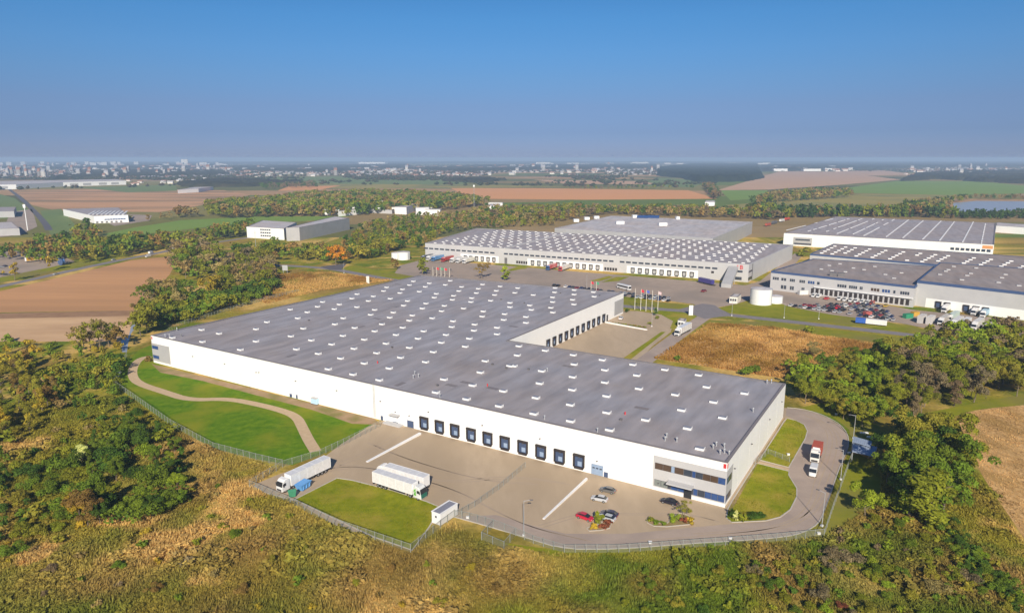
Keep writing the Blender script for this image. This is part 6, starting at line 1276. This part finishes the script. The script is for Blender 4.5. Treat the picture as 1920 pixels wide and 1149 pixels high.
def vcol_mat():
    m, nt, b = new_mat('town_mix'); at = nt.nodes.new('ShaderNodeVertexColor'); at.layer_name = 'col'; lk(nt, at.outputs[0], b.inputs['Base Color']); b.inputs['Roughness'].default_value = .8; return m
M_['town'] = vcol_mat()
def sample(pts, n):
    P = GP(pts); X = [p.x for p in P]; Y = [p.y for p in P]; lo, hi = min(1 / y for y in Y), max(1 / y for y in Y)
    y = 1 / RNG.uniform(lo, hi, n * 3); x = y * RNG.uniform(min(p.x / p.y for p in P), max(p.x / p.y for p in P), n * 3); k = inpoly(x, y, P); x, y = x[k][:n], y[k][:n]
    g = vnoise(x, y, 420, 71) * .6 + vnoise(x, y, 150, 72) * .4 > .42; return x[g], y[g]
def town(pts, n, label, tall=0.0):
    x, y = sample(pts, n); n = len(x); w_ = RNG.uniform(4, 9, n) * (1 + y / 14000); d_ = RNG.uniform(4, 7, n) * (1 + y / 14000); h_ = RNG.uniform(3, 6.5, n) * (1 + y / 20000) + (RNG.random(n) < tall) * RNG.uniform(8, 26, n)
    T = np.array([(-1, -1, 0), (1, -1, 0), (1, 1, 0), (-1, 1, 0), (-1, -1, 1), (1, -1, 1), (1, 1, 1), (-1, 1, 1), (-1.05, -1.05, 1.0), (1.05, -1.05, 1.0), (1.05, 1.05, 1.0), (-1.05, 1.05, 1.0), (-.9, 0, 1.5), (.9, 0, 1.5)], float)
    V = T[None] * np.stack([w_, d_, h_], 1)[:, None]; V[:, :, 0] += x[:, None]; V[:, :, 1] += y[:, None]
    Fq = np.array([(0, 1, 5, 4), (1, 2, 6, 5), (2, 3, 7, 6), (3, 0, 4, 7), (8, 9, 13, 12), (10, 11, 12, 13), (9, 10, 13, 13), (11, 8, 12, 12)])[:6]
    C = np.zeros((n, 14, 3)); C[:, :8] = (np.array([.7, .66, .6]) * RNG.uniform(.3, .85, (n, 1)))[:, None]; rc = np.where(RNG.random((n, 1)) < .5, np.array([.30, .15, .10]), np.array([.36, .35, .36])); C[:, 8:] = rc[:, None]
    F = (Fq[None] + (np.arange(n) * 14)[:, None, None]).reshape(-1, 4)
    o = O('town_houses', npmesh('town_houses', V.reshape(-1, 3), F, C.reshape(-1, 3), 'town')); tag(o, label, 'town', None, 'stuff')
def groves(pts, n, label, hs=(5, 10)):
    x, y = sample(pts, n); n = len(x); h = RNG.uniform(*hs, n) * (1 + y / 14000); r = h * RNG.uniform(.5, 1.3, n)
    T = np.array([(1, 0, .35), (0, 1, .4), (-1, 0, .35), (0, -1, .4), (.3, .1, 1), (0, 0, 0)], float); V = T[None] * np.stack([r, r, h], 1)[:, None]; V[:, :, 0] += x[:, None]; V[:, :, 1] += y[:, None]
    Fq = np.array([(0, 1, 4), (1, 2, 4), (2, 3, 4), (3, 0, 4), (1, 0, 5), (2, 1, 5), (3, 2, 5), (0, 3, 5)]); C = np.array([[.05, .065, .025], [.10, .075, .035], [.07, .08, .03]])[RNG.integers(0, 3, n)]
    o = O('far_trees', npmesh('far_trees', V.reshape(-1, 3), (Fq[None] + (np.arange(n) * 6)[:, None, None]).reshape(-1, 3), np.repeat(C, 6, 0)), color=(1, 1, 1)); tag(o, label, 'trees', None, 'stuff')
for lb, pts, n, tl in (('mass of small houses in the left-hand town', [(-40, 335), (230, 336), (430, 333), (430, 311), (-40, 311)], 1500, .05), ('mass of small houses in the centre-left villages', [(430, 333), (700, 331), (980, 334), (980, 313), (430, 313)], 1000, .02),
                       ('scattered houses in the centre and right villages', [(980, 332), (1240, 328), (1230, 312), (980, 312)], 420, .03), ('scattered houses of the right-hand village', [(1690, 338), (1960, 340), (1960, 312), (1690, 316)], 700, .03)): town(pts, n, lb, tl)
for lb, pts, n in (('far trees between the houses of the left-hand town', [(-40, 338), (430, 338), (430, 309), (-40, 309)], 6500), ('far trees between the centre-left villages', [(430, 336), (980, 340), (1240, 332), (1240, 308), (430, 309)], 6500), ('far trees between the right-hand villages', [(1440, 320), (1690, 322), (1700, 342), (1960, 346), (1960, 308), (1440, 308)], 3000), ('far trees along field edges', [(-40, 358), (480, 346), (1340, 352), (1340, 336), (430, 336), (-40, 340)], 500)): groves(pts, n, lb)
for x, y, w_, h_, lb in ((655, 399, 40, 9, 'pale shed with red cladding before the wood'), (688, 396, 50, 9, 'low grey shed row before the wood'), (716, 391, 22, 13, 'white silo-like block before the wood'), (728, 398, 34, 8, 'flat white store beside the depot'), (792, 403, 20, 11, 'white house right of the depot'), (812, 404, 24, 9, 'long pale shed right of the depot'), (632, 402, 36, 8, 'low white store at the green field end'), (930, 385, 26, 5, 'low white hangar by the mast')): slab(x, y, w_, h_, lb, None, 'pwhite')
# ------------------------------------------------------------------ the air
mb = MB(); mb.box(-30000, 30000, -600, 27500, -1.0, 96.0)
hm = bpy.data.materials.new('haze_air'); hm.use_nodes = True; hn = hm.node_tree; hn.nodes.clear(); ho = hn.nodes.new('ShaderNodeOutputMaterial'); pv = hn.nodes.new('ShaderNodeVolumePrincipled')
pv.inputs['Color'].default_value = (.57, .76, 1.0, 1); pv.inputs['Density'].default_value = .00014; pv.inputs['Anisotropy'].default_value = 0.0
hn.links.new(pv.outputs[0], ho.inputs['Volume'])
o = O('haze', mb.mesh('haze', hm)); tag(o, 'thin blue haze over the whole plain', 'haze', None, 'stuff')
